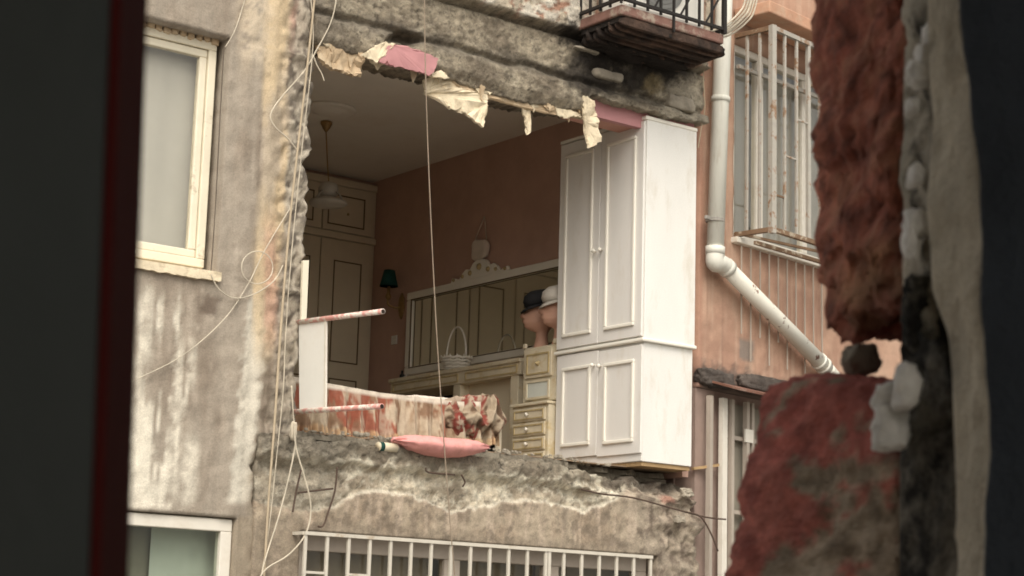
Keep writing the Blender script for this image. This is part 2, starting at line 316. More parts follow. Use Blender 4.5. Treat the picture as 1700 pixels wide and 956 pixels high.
def sheet(xs, zs, pos, colfn, keep=None, back=None):
    mb = MB(); nx, nz = len(xs), len(zs); use = {}
    fs = [(i, j) for i in range(nx - 1) for j in range(nz - 1) if keep is None or keep((xs[i] + xs[i + 1]) / 2, (zs[j] + zs[j + 1]) / 2)]
    def vi(i, j):
        if (i, j) not in use:
            p = Vector(pos(xs[i], zs[j])); use[(i, j)] = len(mb.v); mb.v.append(p); mb.c.append(colfn(xs[i], zs[j], p))
        return use[(i, j)]
    for i, j in fs: mb.f.append((vi(i, j), vi(i + 1, j), vi(i + 1, j + 1), vi(i, j + 1)))
    if back is not None:                            # straight returns behind every free edge, closed by a rear face
        n = len(mb.v); ec = {}
        for f in mb.f:
            for a, b in zip(f, f[1:] + f[:1]): ec[(min(a, b), max(a, b))] = ec.get((min(a, b), max(a, b)), 0) + 1
        rim = [(a, b) for f in mb.f for a, b in zip(f, f[1:] + f[:1]) if ec[(min(a, b), max(a, b))] == 1]
        d = Vector(back); mb.v += [flat(q, d) for q in mb.v]; mb.c += mb.c[:]
        mb.f += [tuple(n + k for k in f[::-1]) for f in mb.f] + [(b, a, a + n, b + n) for a, b in rim]
    return mb
def flat(q, d): return q + d

GZ = 0.0
Zr = lambda z: z + ZC          # heights below are measured from the viewer's eye
# ================================================================== SETTING
g = MB().add([(-150, -150, GZ), (150, -150, GZ), (150, 150, GZ), (-150, 150, GZ)], [(0, 1, 2, 3)]).build('street', 'pale_paving'); struct(g)

# ================================================================== THE DAMAGED BUILDING
bld = thing('damaged_building', 'grey stained apartment building with its front wall torn away, showing a room', 'building', (-1.5, 0, GZ))
XL, XRT = -1.665, 1.79         # the torn opening, left and right
ZT, ZB = Zr(3.83), Zr(1.27)
# ---- left wall with two windows
WX0, WX1, WZ0, WZ1 = -3.35, -2.29, Zr(2.20), Zr(3.745)
VX0, VX1, VZ0, VZ1 = -3.25, -2.06, Zr(-0.75), Zr(0.745)
def wall_col(x, z, p):
    px, py = pix((x, 0, z)); n1 = fbm((x * 3, 3, z * 1.3)); n2 = fbm((x * 9, 1, z * 1.1), 5); n3 = fbm((x * 14, 8, z * 14), 4); n4 = fbm((x * 30, 2, z * 2.2), 3)
    c = lerp((0.335, 0.29, 0.235), (0.25, 0.205, 0.16), sm(-0.5, 0.6, n1 + 0.4 * n2))
    c = lerp(c, (0.40, 0.345, 0.28), 0.7 * sm(0.1, 0.7, n4 * .6 + n1 * .5))
    below = sm(452, 480, py) * sm(850, 838, py)
    # white salts running down below the upper window
    w = sm(0.0, 0.35, n2 + 0.75 * sm(520, 780, py) * sm(330, 235, px) - 0.38 + 0.12 * n3) * sm(352, 300, px)
    for sx, a, b, wd in ((248, 470, 600, 9), (236, 480, 700, 8), (268, 480, 560, 6), (300, 560, 830, 7), (298, 480, 570, 5), (318, 720, 835, 13), (322, 560, 640, 4)):
        xx = px - sx + 0.045 * (py - a) + 4 * n3
        w = max(w, sm(wd * 1.6, wd * .3, abs(xx)) * sm(a - 12, a + 25, py) * sm(b + 25, b - 25, py) * (0.65 + 0.5 * n3))
    c = lerp(c, (0.72, 0.67, 0.56), min(1, max(0, w)) * below * 0.92)
    # pale ragged band on the pier
    bx = poly(py, [(430, 436), (520, 428), (640, 416), (760, 404), (832, 396)])
    w = sm(24, 12, abs(px - bx) + 9 * n3) * sm(440, 520, py) * sm(842, 826, py)
    c = lerp(c, (0.62, 0.58, 0.49), 0.9 * w)
    # buff strip and pink wash beside the torn edge
    bx = poly(py, [(0, 462), (250, 455), (480, 438), (640, 430), (740, 425)])
    w = sm(30, 16, abs(px - bx - 5) + 8 * n2) * sm(640, 520, py)
    c = lerp(c, lerp((0.60, 0.47, 0.30), (0.48, 0.40, 0.30), sm(-.2, .5, n1)), 0.85 * w)
    w = sm(40, 14, abs(px - 425 - 6 * n3)) * sm(150, 60, py) ; c = lerp(c, (0.60, 0.50, 0.37), 0.7 * w * sm(-.3, .3, n3 + .3))
    w = sm(18, 6, abs(px - 452 + 5 * n3)) * sm(330, 430, py) * sm(600, 520, py); c = lerp(c, (0.55, 0.31, 0.24), 0.55 * w)
    w = sm(14, 6, abs(px - poly(py, [(0, 500), (700, 470)]) + 6 * n3)) * sm(120, 40, py); c = lerp(c, (0.58, 0.36, 0.28), 0.6 * w)
    # torn, pitted edge
    e = poly(py, [(0, 498), (200, 482), (430, 476), (640, 466), (740, 455)])
    w = sm(e - 6, e + 8, px + 8 * n2)
    c = lerp(c, lerp((0.46, 0.41, 0.33), (0.13, 0.11, 0.09), sm(-0.1, 0.35, n3)), 0.9 * w)
    w = sm(-.1, -.35, n3) * sm(e - 40, e, px); c = lerp(c, (0.16, 0.13, 0.10), .5 * w)
    # grime line under the lintel and rust specks
    c = lerp(c, (0.14, 0.10, 0.075), sm(0.45, 0.6, noise.noise(Vector((x * 40, 3, z * 33)))) * 0.3 * sm(330, 400, px))
    w = sm(24, 6, math.hypot(px - 348, py - 505) + 10 * n3); c = lerp(c, (0.11, 0.08, 0.06), .8 * w)
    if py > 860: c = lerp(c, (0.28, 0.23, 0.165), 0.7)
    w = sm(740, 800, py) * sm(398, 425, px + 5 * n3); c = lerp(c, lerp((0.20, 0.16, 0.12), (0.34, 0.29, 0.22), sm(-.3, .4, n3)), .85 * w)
    return c
def wall_pos(x, z):
    px, py = pix((x, 0, z)); n3 = fbm((x * 9, 4, z * 9), 5)
    xx = x
    if x > -1.80:                                   # ragged torn edge, bitten away at the floor
        e = XL + 0.030 * fbm((1, 7, z * 6), 5) + 0.018 * (cells((1, 3, z * 11))[0] - .3) + .014 * (cells((4, 3, z * 29))[0] - .3) + .008 * noise.noise(Vector((1, 1, z * 60)))
        e -= 0.20 * sm(Zr(1.30), Zr(1.2), z) * sm(Zr(0.75), Zr(0.85), z)
        t = (x + 1.80) / (XL + 1.80); xx = -1.80 + t * (e + 1.80)
    y = 0.008 * n3
    ed = sm(-1.98, -1.82, x)
    y += ed * (0.02 + 0.03 * fbm((x * 16, 9, z * 10), 5) + .022 * cells((x * 14, 3, z * 10))[0] + .020 * cells((x * 33, 3, z * 27))[0])
    y -= 0.012 * sm(-2.02, -2.06, x) * sm(-2.2, -2.16, x)
    y += 0.14 * sm(Zr(1.27), Zr(1.17), z) * sm(Zr(0.80), Zr(0.92), z) * sm(-1.97, -1.90, x + 0.03 * n3)
    if abs(x - WX0) < 1e-6 or abs(x - WX1) < 1e-6 or abs(z - WZ0) < 1e-6 or abs(z - WZ1) < 1e-6: y *= 0.2
    return (xx, y, z)
xs = span((-5.2, WX0, 0.3), (WX0, VX0, 0.1), (VX0, -2.95, 0.06), (-2.95, WX1, 0.022), (WX1, VX1, 0.0209), (VX1, -1.80, 0.020), (-1.80, XL, 0.0125))
zs = span((GZ, VZ0, 0.5), (VZ0, Zr(0.35), 0.15), (Zr(0.35), VZ1, 0.03), (VZ1, WZ0, 0.022), (WZ0, WZ1, 0.022), (WZ1, Zr(4.35), 0.025), (Zr(4.35), Zr(7.0), 0.25))
inwin = lambda x, z: (WX0 < x < WX1 and WZ0 < z < WZ1) or (VX0 < x < VX1 and VZ0 < z < VZ1)
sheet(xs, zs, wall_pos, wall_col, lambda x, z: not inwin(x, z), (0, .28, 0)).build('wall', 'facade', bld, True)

def window(name, parent, x0, x1, z0, z1, y, fw, mt, pane, mull=None, M=None):
    """frame rails, glazing bars and panes of one opening"""
    f = MB(); dpt = 0.07
    f.box(x0, x1, y, y + dpt, z1 - fw, z1, M).box(x0, x1, y, y + dpt, z0, z0 + fw, M)
    f.box(x0, x0 + fw, y, y + dpt, z0 + fw, z1 - fw, M).box(x1 - fw, x1, y, y + dpt, z0 + fw, z1 - fw, M)
    ms = mull or []
    for mx_, mw in ms: f.box(mx_ - mw / 2, mx_ + mw / 2, y + 0.005, y + dpt - 0.005, z0 + fw, z1 - fw, M)
    fo = f.build(name, mt, parent, bevel=0.006)
    ed = [x0 + fw] + [v for mx_, mw in ms for v in (mx_ - mw / 2, mx_ + mw / 2)] + [x1 - fw]
    for a, b in zip(ed[::2], ed[1::2]):
        MB().box(a + 0.002, b - 0.002, y + 0.03, y + 0.036, z0 + fw + 0.002, z1 - fw - 0.002, M).build('pane', pane, fo)
    return fo
def drape(x0, x1, z0, z1, y, amp, nfold, mt, name, parent, M=None, seed=0):
    nx, nz = int(nfold * 10), 12; mb = MB()
    for i in range(nx + 1):
        for j in range(nz + 1):
            x = x0 + (x1 - x0) * i / nx; z = z0 + (z1 - z0) * j / nz
            p = Vector((x, y + amp * math.sin(2 * math.pi * nfold * i / nx + 1.3 * math.sin(i * .11 + seed)) * (0.6 + 0.4 * math.sin(i * .07 + seed)) + 0.006 * noise.noise(Vector((x * 6, seed, z * 2))), z))
            mb.v.append(M @ p if M is not None else p)
    mb.f = [(i * (nz + 1) + j, (i + 1) * (nz + 1) + j, (i + 1) * (nz + 1) + j + 1, i * (nz + 1) + j + 1) for i in range(nx) for j in range(nz)]
    return mb.build(name, mt, parent, True)
# upper left window: painted casement, flaking sill, net curtain
w1 = window('window', bld, WX0 + 0.02, WX1 - 0.035, WZ0 + 0.07, WZ1 - 0.02, 0.10, 0.055, 'window_paint', 'pane')
sash = MB(); a0, a1, b0, b1 = WX0 + 0.08, WX1 - 0.093, WZ0 + 0.128, WZ1 - 0.078
sash.box(a0, a1, 0.115, 0.165, b1 - 0.05, b1).box(a0, a1, 0.115, 0.165, b0, b0 + 0.05).box(a0, a0 + 0.05, 0.115, 0.165, b0 + .05, b1 - .05).box(a1 - 0.05, a1, 0.115, 0.165, b0 + .05, b1 - .05)
sash.build('sash', 'window_paint', w1, bevel=0.008)
sl_ = MB()
pts = []
for i in range(60):
    x = WX0 - 0.03 + (WX1 - WX0 + 0.05) * i / 59; d = -0.030 - 0.006 * abs(fbm((x * 8, 2, 2), 4)); pts.append((x, d))
for i in range(59):
    (xa, ya), (xb, yb) = pts[i], pts[i + 1]; h0 = Zr(2.205) - 0.03 + 0.010 * fbm((xa * 12, 5, 1)); h1 = WZ0 + 0.045
    h0b = Zr(2.205) - 0.03 + 0.010 * fbm((xb * 12, 5, 1))
    sl_.add([(xa, ya, h0), (xb, yb, h0b), (xb, 0.2, h0b), (xa, 0.2, h0), (xa, ya, h1 - .012), (xb, yb, h1 - .012), (xb, 0.2, h1 + .02), (xa, 0.2, h1 + .02)],
            [(0, 1, 5, 4), (4, 5, 6, 7), (0, 3, 2, 1)])
sl_.build('sill', 'plaster_cream', w1)
dents = MB()                                        # row of moulded plaster drips in the lintel
for i in range(11):
    x = -2.93 + i * 0.056; dents.hexa([(x + a * .046, 0.085 + b * .03, Zr(3.712) + c * .045 - 0.008 * math.sin(i * 2)) for c in (0, 1) for b in (0, 1) for a in (0, 1)], 5, 0.01, 30, i, .3)
dents.build('lintel_mould', 'plaster_brown', w1, True)
drape(WX0 + 0.01, WX1 - 0.01, WZ0 + .06, WZ1 - .01, 0.215, 0.0035, 6, 'curtain', 'curtain', w1)
# lower left window
w2 = window('window', bld, VX0 + 0.01, VX1 - 0.01, VZ0, VZ1 - 0.01, 0.02, 0.075, 'window_white', 'pane_green')
drape(VX0 - .1, -2.50, VZ0 - .1, VZ1 + .05, 0.24, 0.012, 7, 'curtain_dark', 'curtain', w2, seed=2)
drape(-2.52, VX1 + .1, VZ0 - .1, VZ1 + .05, 0.20, 0.006, 4, 'curtain_grey', 'curtain', w2, seed=4)
# ---- beam and wall above the opening
BE = [(-1.70, 3.84), (-1.31, 3.835), (-0.67, 3.835), (-0.2, 3.80), (-0.05, 3.795), (0.35, 3.82), (0.58, 3.845), (0.63, 3.965), (1.0, 3.96), (1.45, 3.955), (1.80, 3.975)]
def beam_col(x, z, p):
    px, py = pix(p); h = z - ZC; n1 = fbm((x * 2.6, 1, h * 5), 5); n2 = fbm((x * 10, 4, h * 10), 5); n3 = fbm((x * 22, 6, h * 26), 4)
    c = lerp((0.32, 0.275, 0.205), (0.19, 0.158, 0.117), sm(-0.35, 0.5, n1 + .35 * n2))
    c = lerp(c, (0.42, 0.37, 0.28), 0.75 * sm(0.15, 0.6, n2 * .8 - n1 * .3))
    c = lerp(c, (0.12, 0.10, 0.078), 0.6 * sm(0.25, 0.5, n3))
    c = lerp(c, (0.115, 0.10, 0.08), 0.6 * sm(0.10, 0.02, abs(h - 4.06 - 0.04 * n1)))  # dark band paints the shadow of the groove between the two courses
    c = lerp(c, (0.14, 0.12, 0.095), 0.55 * sm(600, 530, px))
    # upper storey render: torn white and reddish skin
    up = sm(4.395, 4.43, h + 0.03 * n2)
    k = lerp((0.52, 0.45, 0.35), (0.36, 0.19, 0.13), sm(0.0, 0.3, n2 + .3 * n1)); k = lerp(k, (0.66, 0.61, 0.52), sm(.0, .2, n1 - .1))
    c = lerp(c, k, up * 0.85 * sm(-0.75, -0.6, x))
    # smoke blackening round the balcony bracket
    for sx, sy, rr in ((985, 120, 70), (1065, 120, 66), (1000, 75, 66), (1110, 100, 72), (950, 55, 34)):
        w = sm(rr, rr * .35, math.hypot(px - sx, (py - sy) * 1.15) + 16 * n2 + 10 * n3); c = lerp(c, (0.022, 0.018, 0.015), .93 * w)
    w = sm(22, 12, math.hypot(px - 1085, (py - 140)) + 4 * n3); c = lerp(c, (0.30, 0.23, 0.12), .45 * w)
    w = sm(60, 40, math.hypot((px - 1140) * 1.3, py - 185) + 14 * n2); c = lerp(c, (0.36, 0.32, 0.25), .75 * w)
    return (*c, .6)
def beam_pos(x, t):
    # t: 0 at the torn lower edge .. 1 at z = 4.35, beyond that straight up
    e = poly(x, BE) + 0.022 * fbm((x * 6, 2, 0), 5) + 0.012 * noise.noise(Vector((x * 27, 1, 0)))
    h = e + (4.35 - e) * t if t <= 1 else 4.35 + (t - 1)
    n2 = fbm((x * 7, 4, h * 9), 5); n3 = fbm((x * 20, 9, h * 22), 4)
    v1, v2 = cells((x * 6 + .4 * n2, 2, h * 11 + .3 * n3)); v3, v4 = cells((x * 19, 5, h * 24)); y = 0.012 * n2 + 0.006 * n3 + .012 * v1 + .011 * v3 - .015
    y -= 0.045 * sm(4.05, 4.0, h + .02 * n2) * sm(3.80, 3.9, h + .01 * n3)
    y += 0.040 * sm(0.035, 0.0, abs(h - 4.07 - 0.02 * fbm((x * 3, 0, 0))))
    y -= 0.075 * sm(4.385, 4.41, h + .022 * fbm((x * 8, 0, 5), 4))
    y += 0.05 * sm(0.03, 0.0, abs(h - 4.385))
    px, py = pix((x, y, h + ZC)); w = sm(30, 14, math.hypot((px - 672) * .85, (py - 68) * 1.6)); y += 0.10 * w
    return (x, y, h + ZC)
bx_ = span((-1.70, 1.795, 0.0125)); bt = span((0, 1, 1 / 44), (1, 1.25, 0.012), (1.25, 3.7, 0.3))
sheet(bx_, bt, beam_pos, lambda x, t, p: beam_col(x, p.z, p), None, (0, .26, 0)).build('beam', 'concrete', bld, True)
MB().box(-1.69, 0.598, 0.035, 0.30, Zr(3.865), Zr(3.90)).build('beam_soffit', 'soffit_paint', bld); MB().box(0.602, 1.735, 0.103, 0.30, Zr(3.86), Zr(4.0)).build('beam_soffit', 'soffit_paint', bld)
band = MB(); band.box(0.60, 1.735, 0.045, 0.10, Zr(3.845), Zr(4.02)); band.build('painted_band', 'pink_paint', bld)['label'] = 'strip of pink paint left under the concrete beam'
def chunk(pts, y, th, mt, name, bulge=0.02, lab=None, lean=0.0):
    """flake of render: traced outline filled with a lumpy front and a real thickness"""
    P = [at_y(a, b, y) for a, b in pts]; dense = []
    for i in range(len(P)):
        a, b = P[i], P[(i + 1) % len(P)]; n = max(1, int((b - a).length / 0.012))
        for k in range(n):
            q = a.lerp(b, k / n); q = q + Vector((fbm(q * 26, 4), 0, fbm(q * 26 + Vector((9, 9, 9)), 4))) * 0.011; dense.append(q)
    zt = max(q.z for q in dense)
    bm = bmesh.new(); vs = [bm.verts.new(q) for q in dense]; f = bm.faces.new(vs)
    bmesh.ops.triangulate(bm, faces=[f]); bmesh.ops.subdivide_edges(bm, edges=[e for e in bm.edges if not e.is_boundary and e.calc_length() > .03], cuts=2)
    bmesh.ops.triangulate(bm, faces=bm.faces[:])
    for v in bm.verts:
        v.co.y += bulge * fbm(v.co * 9, 4) - lean * (zt - v.co.z)
    mb = MB(); bm.verts.index_update(); mb.v = [v.co.copy() for v in bm.verts]; mb.f = [tuple(v.index for v in f.verts) for f in bm.faces]; bm.free()
    o = mb.build(name, mt, bld, True); s = o.modifiers.new('solid', 'SOLIDIFY'); s.thickness = th; s.offset = 0; o.modifiers.new('edges', 'EDGE_SPLIT').split_angle = R3(40)
    if lab: o['label'] = lab
    return o
chunk([(635, 82), (650, 74), (690, 84), (727, 96), (722, 112), (712, 124), (668, 112), (630, 103)], -0.085, .02, 'pink_paint', 'paint_flake', .008, 'pink painted flake of render on the beam')
chunk([(600, 93), (618, 80), (640, 69), (655, 74), (636, 90), (626, 105)], -0.09, .02, 'plaster_cream', 'plaster_flake')
chunk([(527, 72), (560, 80), (601, 95), (598, 126), (575, 121), (545, 112), (530, 100)], 0.0, .03, 'plaster_brown', 'plaster_flake', .03)
chunk([(717, 122), (733, 118), (746, 130), (712, 126)], -0.05, .02, 'plaster_cream', 'plaster_flake', .01)
chunk([(702, 134), (722, 127), (765, 143), (806, 156), (803, 178), (797, 213), (778, 199), (765, 188), (752, 178), (744, 182), (741, 172), (726, 166), (704, 157)], 0.03, .018, 'plaster_cream', 'plaster_flake', .03, 'torn sheet of cream plaster hanging from the beam', lean=.12)
chunk([(740, 127), (800, 148), (860, 164), (920, 178), (975, 188), (974, 196), (930, 190), (905, 186), (850, 172), (800, 161), (752, 140)], 0.02, .02, 'plaster_brown', 'plaster_flake', .012)
chunk([(858, 164), (882, 171), (878, 192), (880, 220), (874, 224), (870, 196), (864, 178)], 0.03, .014, 'plaster_cream', 'plaster_flake', .02)
chunk([(919, 178), (965, 188), (968, 196), (950, 193), (935, 196), (925, 190)], 0.0, .014, 'plaster_cream', 'plaster_flake', .01)
chunk([(968, 158), (982, 166), (990, 190), (991, 215), (996, 236), (977, 246), (976, 226), (969, 200)], -0.04, .018, 'plaster_cream', 'plaster_flake', .03, 'ragged strip of plaster dangling before the wardrobe')
for i in range(26):
    x = random.uniform(-1.6, .6); w = random.uniform(.02, .07); h = random.uniform(.015, .07) * (2 if random.random() < .15 else 1); z = Zr(poly(x, BE)) + .012; y = random.uniform(-.02, .03)
    P = [pix((x + a * w, y, z + b * h)) for a, b in ((-1, .2), (-.3, .35), (.9, .1), (1, -.3), (.3, -.5), (.05, -1), (-.3, -.55), (-.8, -.35))]
    chunk(P, y, .01, random.choice(('plaster_cream', 'plaster_brown', 'plaster_brown')), 'plaster_flake', .012)
for i, (a, b, c_, d) in enumerate(((985, 112, 1030, 140), (950, 76, 990, 92), (1105, 155, 1150, 190))):
    p, q = at_y(a, b), at_y(c_, d)
    MB().hexa([(x, y, z) for z in (q.z, p.z) for y in (-.045, .06) for x in (p.x, q.x)], 8, .012, 12, i, .15).build('block', 'stone_grey', bld, True)
# ---- spandrel below the opening
CB = [(-1.95, 0.86), (-1.60, 0.81), (-1.35, 0.86), (-1.25, 0.93), (-1.07, 0.985), (-0.8, 0.975), (-0.60, 0.94), (-0.45, 0.88), (-0.35, 0.90), (0.0, 0.985), (0.3, 1.01), (0.55, 0.985), (0.7, 0.965), (0.95, 1.06), (1.15, 1.20), (1.9, 1.26)]
RX0, RX1, RZ1 = -1.60, 1.40, Zr(0.70)
def sp_col(x, z, p):
    h = z - ZC; px, py = pix(p); n1 = fbm((x * 3, 1, h * 3), 5); n2 = fbm((x * 11, 4, h * 11), 5); n3 = fbm((x * 24, 6, h * 24), 4); n4 = fbm((x * 12, 2, h * 1.2), 4)
    d = h - poly(x, CB) - 0.02 * n2
    pl = lerp((0.36, 0.30, 0.225), (0.26, 0.205, 0.15), sm(-.3, .5, n1 + .3 * n4)); pl = lerp(pl, (0.44, 0.36, 0.28), .7 * sm(.0, .4, n4))
    pl = lerp(pl, (0.16, 0.13, 0.10), .6 * sm(.25, .5, n2 + .5 * n1))
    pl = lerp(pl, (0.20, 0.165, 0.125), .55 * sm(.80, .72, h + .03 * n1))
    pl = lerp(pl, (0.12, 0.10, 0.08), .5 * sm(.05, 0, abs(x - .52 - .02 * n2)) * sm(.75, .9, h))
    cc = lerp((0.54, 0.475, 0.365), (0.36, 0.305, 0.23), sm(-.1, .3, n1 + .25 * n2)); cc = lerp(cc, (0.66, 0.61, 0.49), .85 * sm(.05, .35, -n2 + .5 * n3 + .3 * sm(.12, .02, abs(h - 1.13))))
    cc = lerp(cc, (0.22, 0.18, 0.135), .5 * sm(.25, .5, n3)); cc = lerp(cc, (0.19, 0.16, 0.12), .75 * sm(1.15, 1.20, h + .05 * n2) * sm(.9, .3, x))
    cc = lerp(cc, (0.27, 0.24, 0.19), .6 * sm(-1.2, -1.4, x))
    c = lerp(pl, cc, sm(-.005, .008, d)); c = lerp(c, (0.60, 0.55, 0.45), .8 * sm(.014, .004, abs(d - .004)) * sm(1.1, .9, x) * sm(-1.5, -1.2, x))
    if x > 0.9:
        k = sm(.9, 1.3, x + .1 * n2); c = lerp(c, lerp((0.30, 0.255, 0.20), (0.13, 0.10, 0.08), sm(0, .4, n2)), .6 * k)
        c = lerp(c, (0.09, 0.07, 0.055), .7 * sm(1.16, 1.24, h + .06 * n2) * sm(.7, 1.0, x))  # near-black strip paints in the shadow under the wardrobe
        c = lerp(c, (0.30, 0.12, 0.085), .6 * sm(.1, .03, math.hypot(x - 1.5, (h - 1.13) * 1.5) + .04 * n2))
    return (*c, .10 + (.38 + .3 * sm(1.14, 1.2, h)) * sm(-.005, .008, d) + .2 * sm(.9, 1.3, x))
def sp_pos(x, z):
    h = z - ZC; n2 = fbm((x * 6, 4, h * 8), 5); n3 = fbm((x * 17, 8, h * 19), 5)
    if x > 1.6: x = 1.6 + (x - 1.6) * (1 + .35 * fbm((2, 2, h * 6), 5))
    d = h - poly(x, CB) - 0.015 * fbm((x * 11, 4, h * 11), 4)
    k = sm(-.012, .012, d)
    y = 0.006 * n2 * (1 - k) + k * (0.022 + 0.020 * n2 + 0.010 * n3)
    v1, v2 = cells((x * 8 + .4 * n2, 2, h * 15 + .4 * n3)); v3, v4 = cells((x * 21, 5, h * 30)); y += k * (.014 * v1 + .012 * v3 - .015)
    y -= k * 0.065 * sm(1.10, 1.17, h + .03 * n2) * sm(1.0, .7, x)            # crumbled lip of the floor slab
    y += 0.10 * sm(1.14, 1.22, h + .03 * n2) * sm(.55, 1.0, x)                # slab broken back under the wardrobe
    y += .03 * sm(1.2, 1.6, x) * (1 + n2)
    top = (0.035 * fbm((x * 7, 7, 0), 5) - .015 + .02 * noise.noise(Vector((x * 24, 3, 1))) - .045 * sm(.40, .7, x)) * sm(1.0, 1.28, h)
    return (x, y, z + top)
xs = span((-1.93, RX0, 0.0165), (RX0, RX1, 0.0133), (RX1, 1.80, 0.0133)); zs = span((GZ, Zr(-.9), .5), (Zr(-.9), Zr(0.35), .2), (Zr(.35), RZ1, .02), (RZ1, Zr(1.285), .0128))
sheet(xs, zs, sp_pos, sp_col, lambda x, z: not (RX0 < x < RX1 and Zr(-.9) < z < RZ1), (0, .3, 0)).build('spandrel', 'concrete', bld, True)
fs_ = MB()
NX = 130
for i in range(NX):
    xa, xb = -1.95 + 3.7 * i / NX, -1.95 + 3.7 * (i + 1) / NX
    f_ = lambda x: 0.10 - 0.06 * fbm((x * 7, 3, 3), 5) + 0.20 * sm(.45, .95, x) - .03 * noise.noise(Vector((x * 25, 2, 2)))
    fs_.add([(xa, f_(xa), Zr(1.285)), (xb, f_(xb), Zr(1.285)), (xb, 4.6, Zr(1.285)), (xa, 4.6, Zr(1.285)),
             (xa, f_(xa) + .015, Zr(1.325) + .015 * fbm((xa * 12, 0, 0))), (xb, f_(xb) + .015, Zr(1.325) + .015 * fbm((xb * 12, 0, 0))), (xb, 4.6, Zr(1.33)), (xa, 4.6, Zr(1.33))],
            [(0, 1, 5, 4), (4, 5, 6, 7), (0, 3, 2, 1)])
fs_.build('floor_slab', 'slab', bld); MB().box(-1.9, 1.73, .305, .60, Zr(.95), Zr(1.283)).build('floor_beam', 'slab', bld)
rb = MB()
for i in range(170):
    x = random.uniform(-1.6, 1.1); s_ = random.uniform(.004, .012) * (1 if random.random() < .85 else 1.8); y = random.uniform(-.03, .16) + .20 * sm(.45, .95, x); z = Zr(1.33) + s_ * .3
    rb.hexa([(x + a * s_ * random.uniform(.7, 1.5), y + b * s_, z + c * s_ * .8) for c in (-1, 1) for b in (-1, 1) for a in (-1, 1)], 2, s_ * .25, 20, i, .4)
o = rb.build('rubble', 'stone_grey', bld); o['kind'] = 'stuff'
# right pier end: broken fins of brick and mortar sticking past the corner
for i, (a, b, s_) in enumerate(((1140, 818, .035), (1128, 862, .03))):
    p = at_y(a, b, -.03); MB().hexa([p + Vector((x * s_ * 1.3, y * s_, z * s_ * .9)) for z in (-1, 1) for y in (-1, 1) for x in (-1, 1)], 7, s_ * .45, 22, i, .35).build('broken_masonry', 'stone_grey', bld)
# ---- lower window row behind the railing
w3 = window('window', bld, RX0 + .01, RX1 - .01, Zr(-.9), RZ1 - .005, 0.13, 0.11, 'dull_frame', 'pane', [(-0.33, .13), (0.52, .13)])
for k, (a, b) in enumerate(((-1.6, -.4), (-.3, .5), (.55, 1.45))):
    drape(a, b, Zr(-1), RZ1 + .05, 0.30 + .02 * k, 0.018, 5, 'curtain_dark', 'curtain', w3, seed=k)
# ---- the room itself
XW, YB, ZCE, ZF = 1.74, 4.50, Zr(4.33), Zr(1.33)
MB().box(XW, XW + 0.06, 0.14, YB + 0.2, ZF - .03, ZCE + .1).build('room_side_wall', 'room_wall', bld)['label'] = 'salmon painted side wall of the exposed room'
MB().box(-2.3, -2.24, 0.285, YB + .2, ZF - .08, ZCE + .1).build('room_side_wall', 'room_wall', bld)
MB().box(-2.3, XW, YB, YB + .08, ZF - .08, ZCE + .1).build('room_back_wall', 'room_wall', bld)
MB().box(-2.3, XW + .06, 0.262, YB + .2, ZCE, ZCE + .2).build('room_ceiling', 'room_ceiling', bld)['label'] = 'dim cream ceiling of the exposed room'
MB().box(-2.24, XW, 0.20, YB, ZF + .004, ZF + .012).build('room_flooring', 'room_floor', bld)
MB().box(-5.2, 1.79, 6.0, 6.2, GZ, Zr(7)).box(-5.2, -5.0, 0.28, 6.0, GZ, Zr(7)).box(1.60, 1.79, 0.32, 6, GZ, Zr(1.2)).box(-5.2, 1.79, 0.3, 6.2, Zr(7.0), Zr(7.2)).box(1.80, 1.84, 0.3, 6, Zr(1.2), Zr(7)).build('outer_shell', 'mauve_wall', bld)
md = MB(); p = at_z(545, 180, ZCE); md.lathe([(.23, -.004), (.235, -.018), (.20, -.03), (.18, -.022), (.12, -.028), (.10, -.045), (.02, -.05)], p, 40); md.build('ceiling_rose', 'room_ceiling', bld, True)
# rebar sticking out of the broken slab
for pts, y in (([(560, 775), (556, 815), (545, 850), (537, 872), (528, 874)], -.05), ([(553, 811), (520, 815), (495, 818)], -.05), ([(707, 776), (712, 784), (755, 788)], -.1), ([(766, 788), (772, 800), (768, 808)], -.1),
               ([(965, 812), (1000, 820), (1050, 826), (1110, 842), (1170, 858), (1205, 862)], -.04), ([(500, 780), (492, 815), (486, 850)], -.04), ([(1140, 850), (1163, 858), (1180, 885), (1192, 915)], -.05)):
    MB().tube(spline([at_y(a, b, y) for a, b in pts], 5), .0065, 5).build('rebar', 'rebar', bld, True)

# ================================================================== FURNITURE AND THINGS IN THE ROOM
def ring(mb, x, y0, y1, z0, z1, w, d):
    """raised frame moulding on a face that looks towards -X"""
    mb.box(x - d, x, y0, y1, z1 - w, z1).box(x - d, x, y0, y1, z0, z0 + w).box(x - d, x, y0, y0 + w, z0 + w, z1 - w).box(x - d, x, y1 - w, y1, z0 + w, z1 - w)
wr = thing('wardrobe', 'tall white two-door wardrobe with top cupboard unit perched at the broken floor edge', 'wardrobe', (1.47, .5, ZF))
MB().box(1.222, 1.722, 0.0, 1.0, Zr(2.262), Zr(3.905)).build('upper_carcass', 'white_lacquer', wr, bevel=.004)
MB().box(1.206, 1.728, -.006, 1.01, Zr(3.905), Zr(3.935)).build('cornice', 'trim_lacquer', wr, bevel=.008)
MB().box(1.196, 1.732, -.016, 1.02, Zr(2.235), Zr(2.262)).build('waist_moulding', 'trim_lacquer', wr, bevel=.008)
MB().box(1.232, 1.716, 0.016, 0.99, Zr(1.365), Zr(2.235)).build('lower_carcass', 'white_lacquer', wr, bevel=.004)
MB().box(1.226, 1.232, 0.02, 0.98, Zr(1.37), Zr(1.432)).build('plinth', 'door_lacquer', wr)
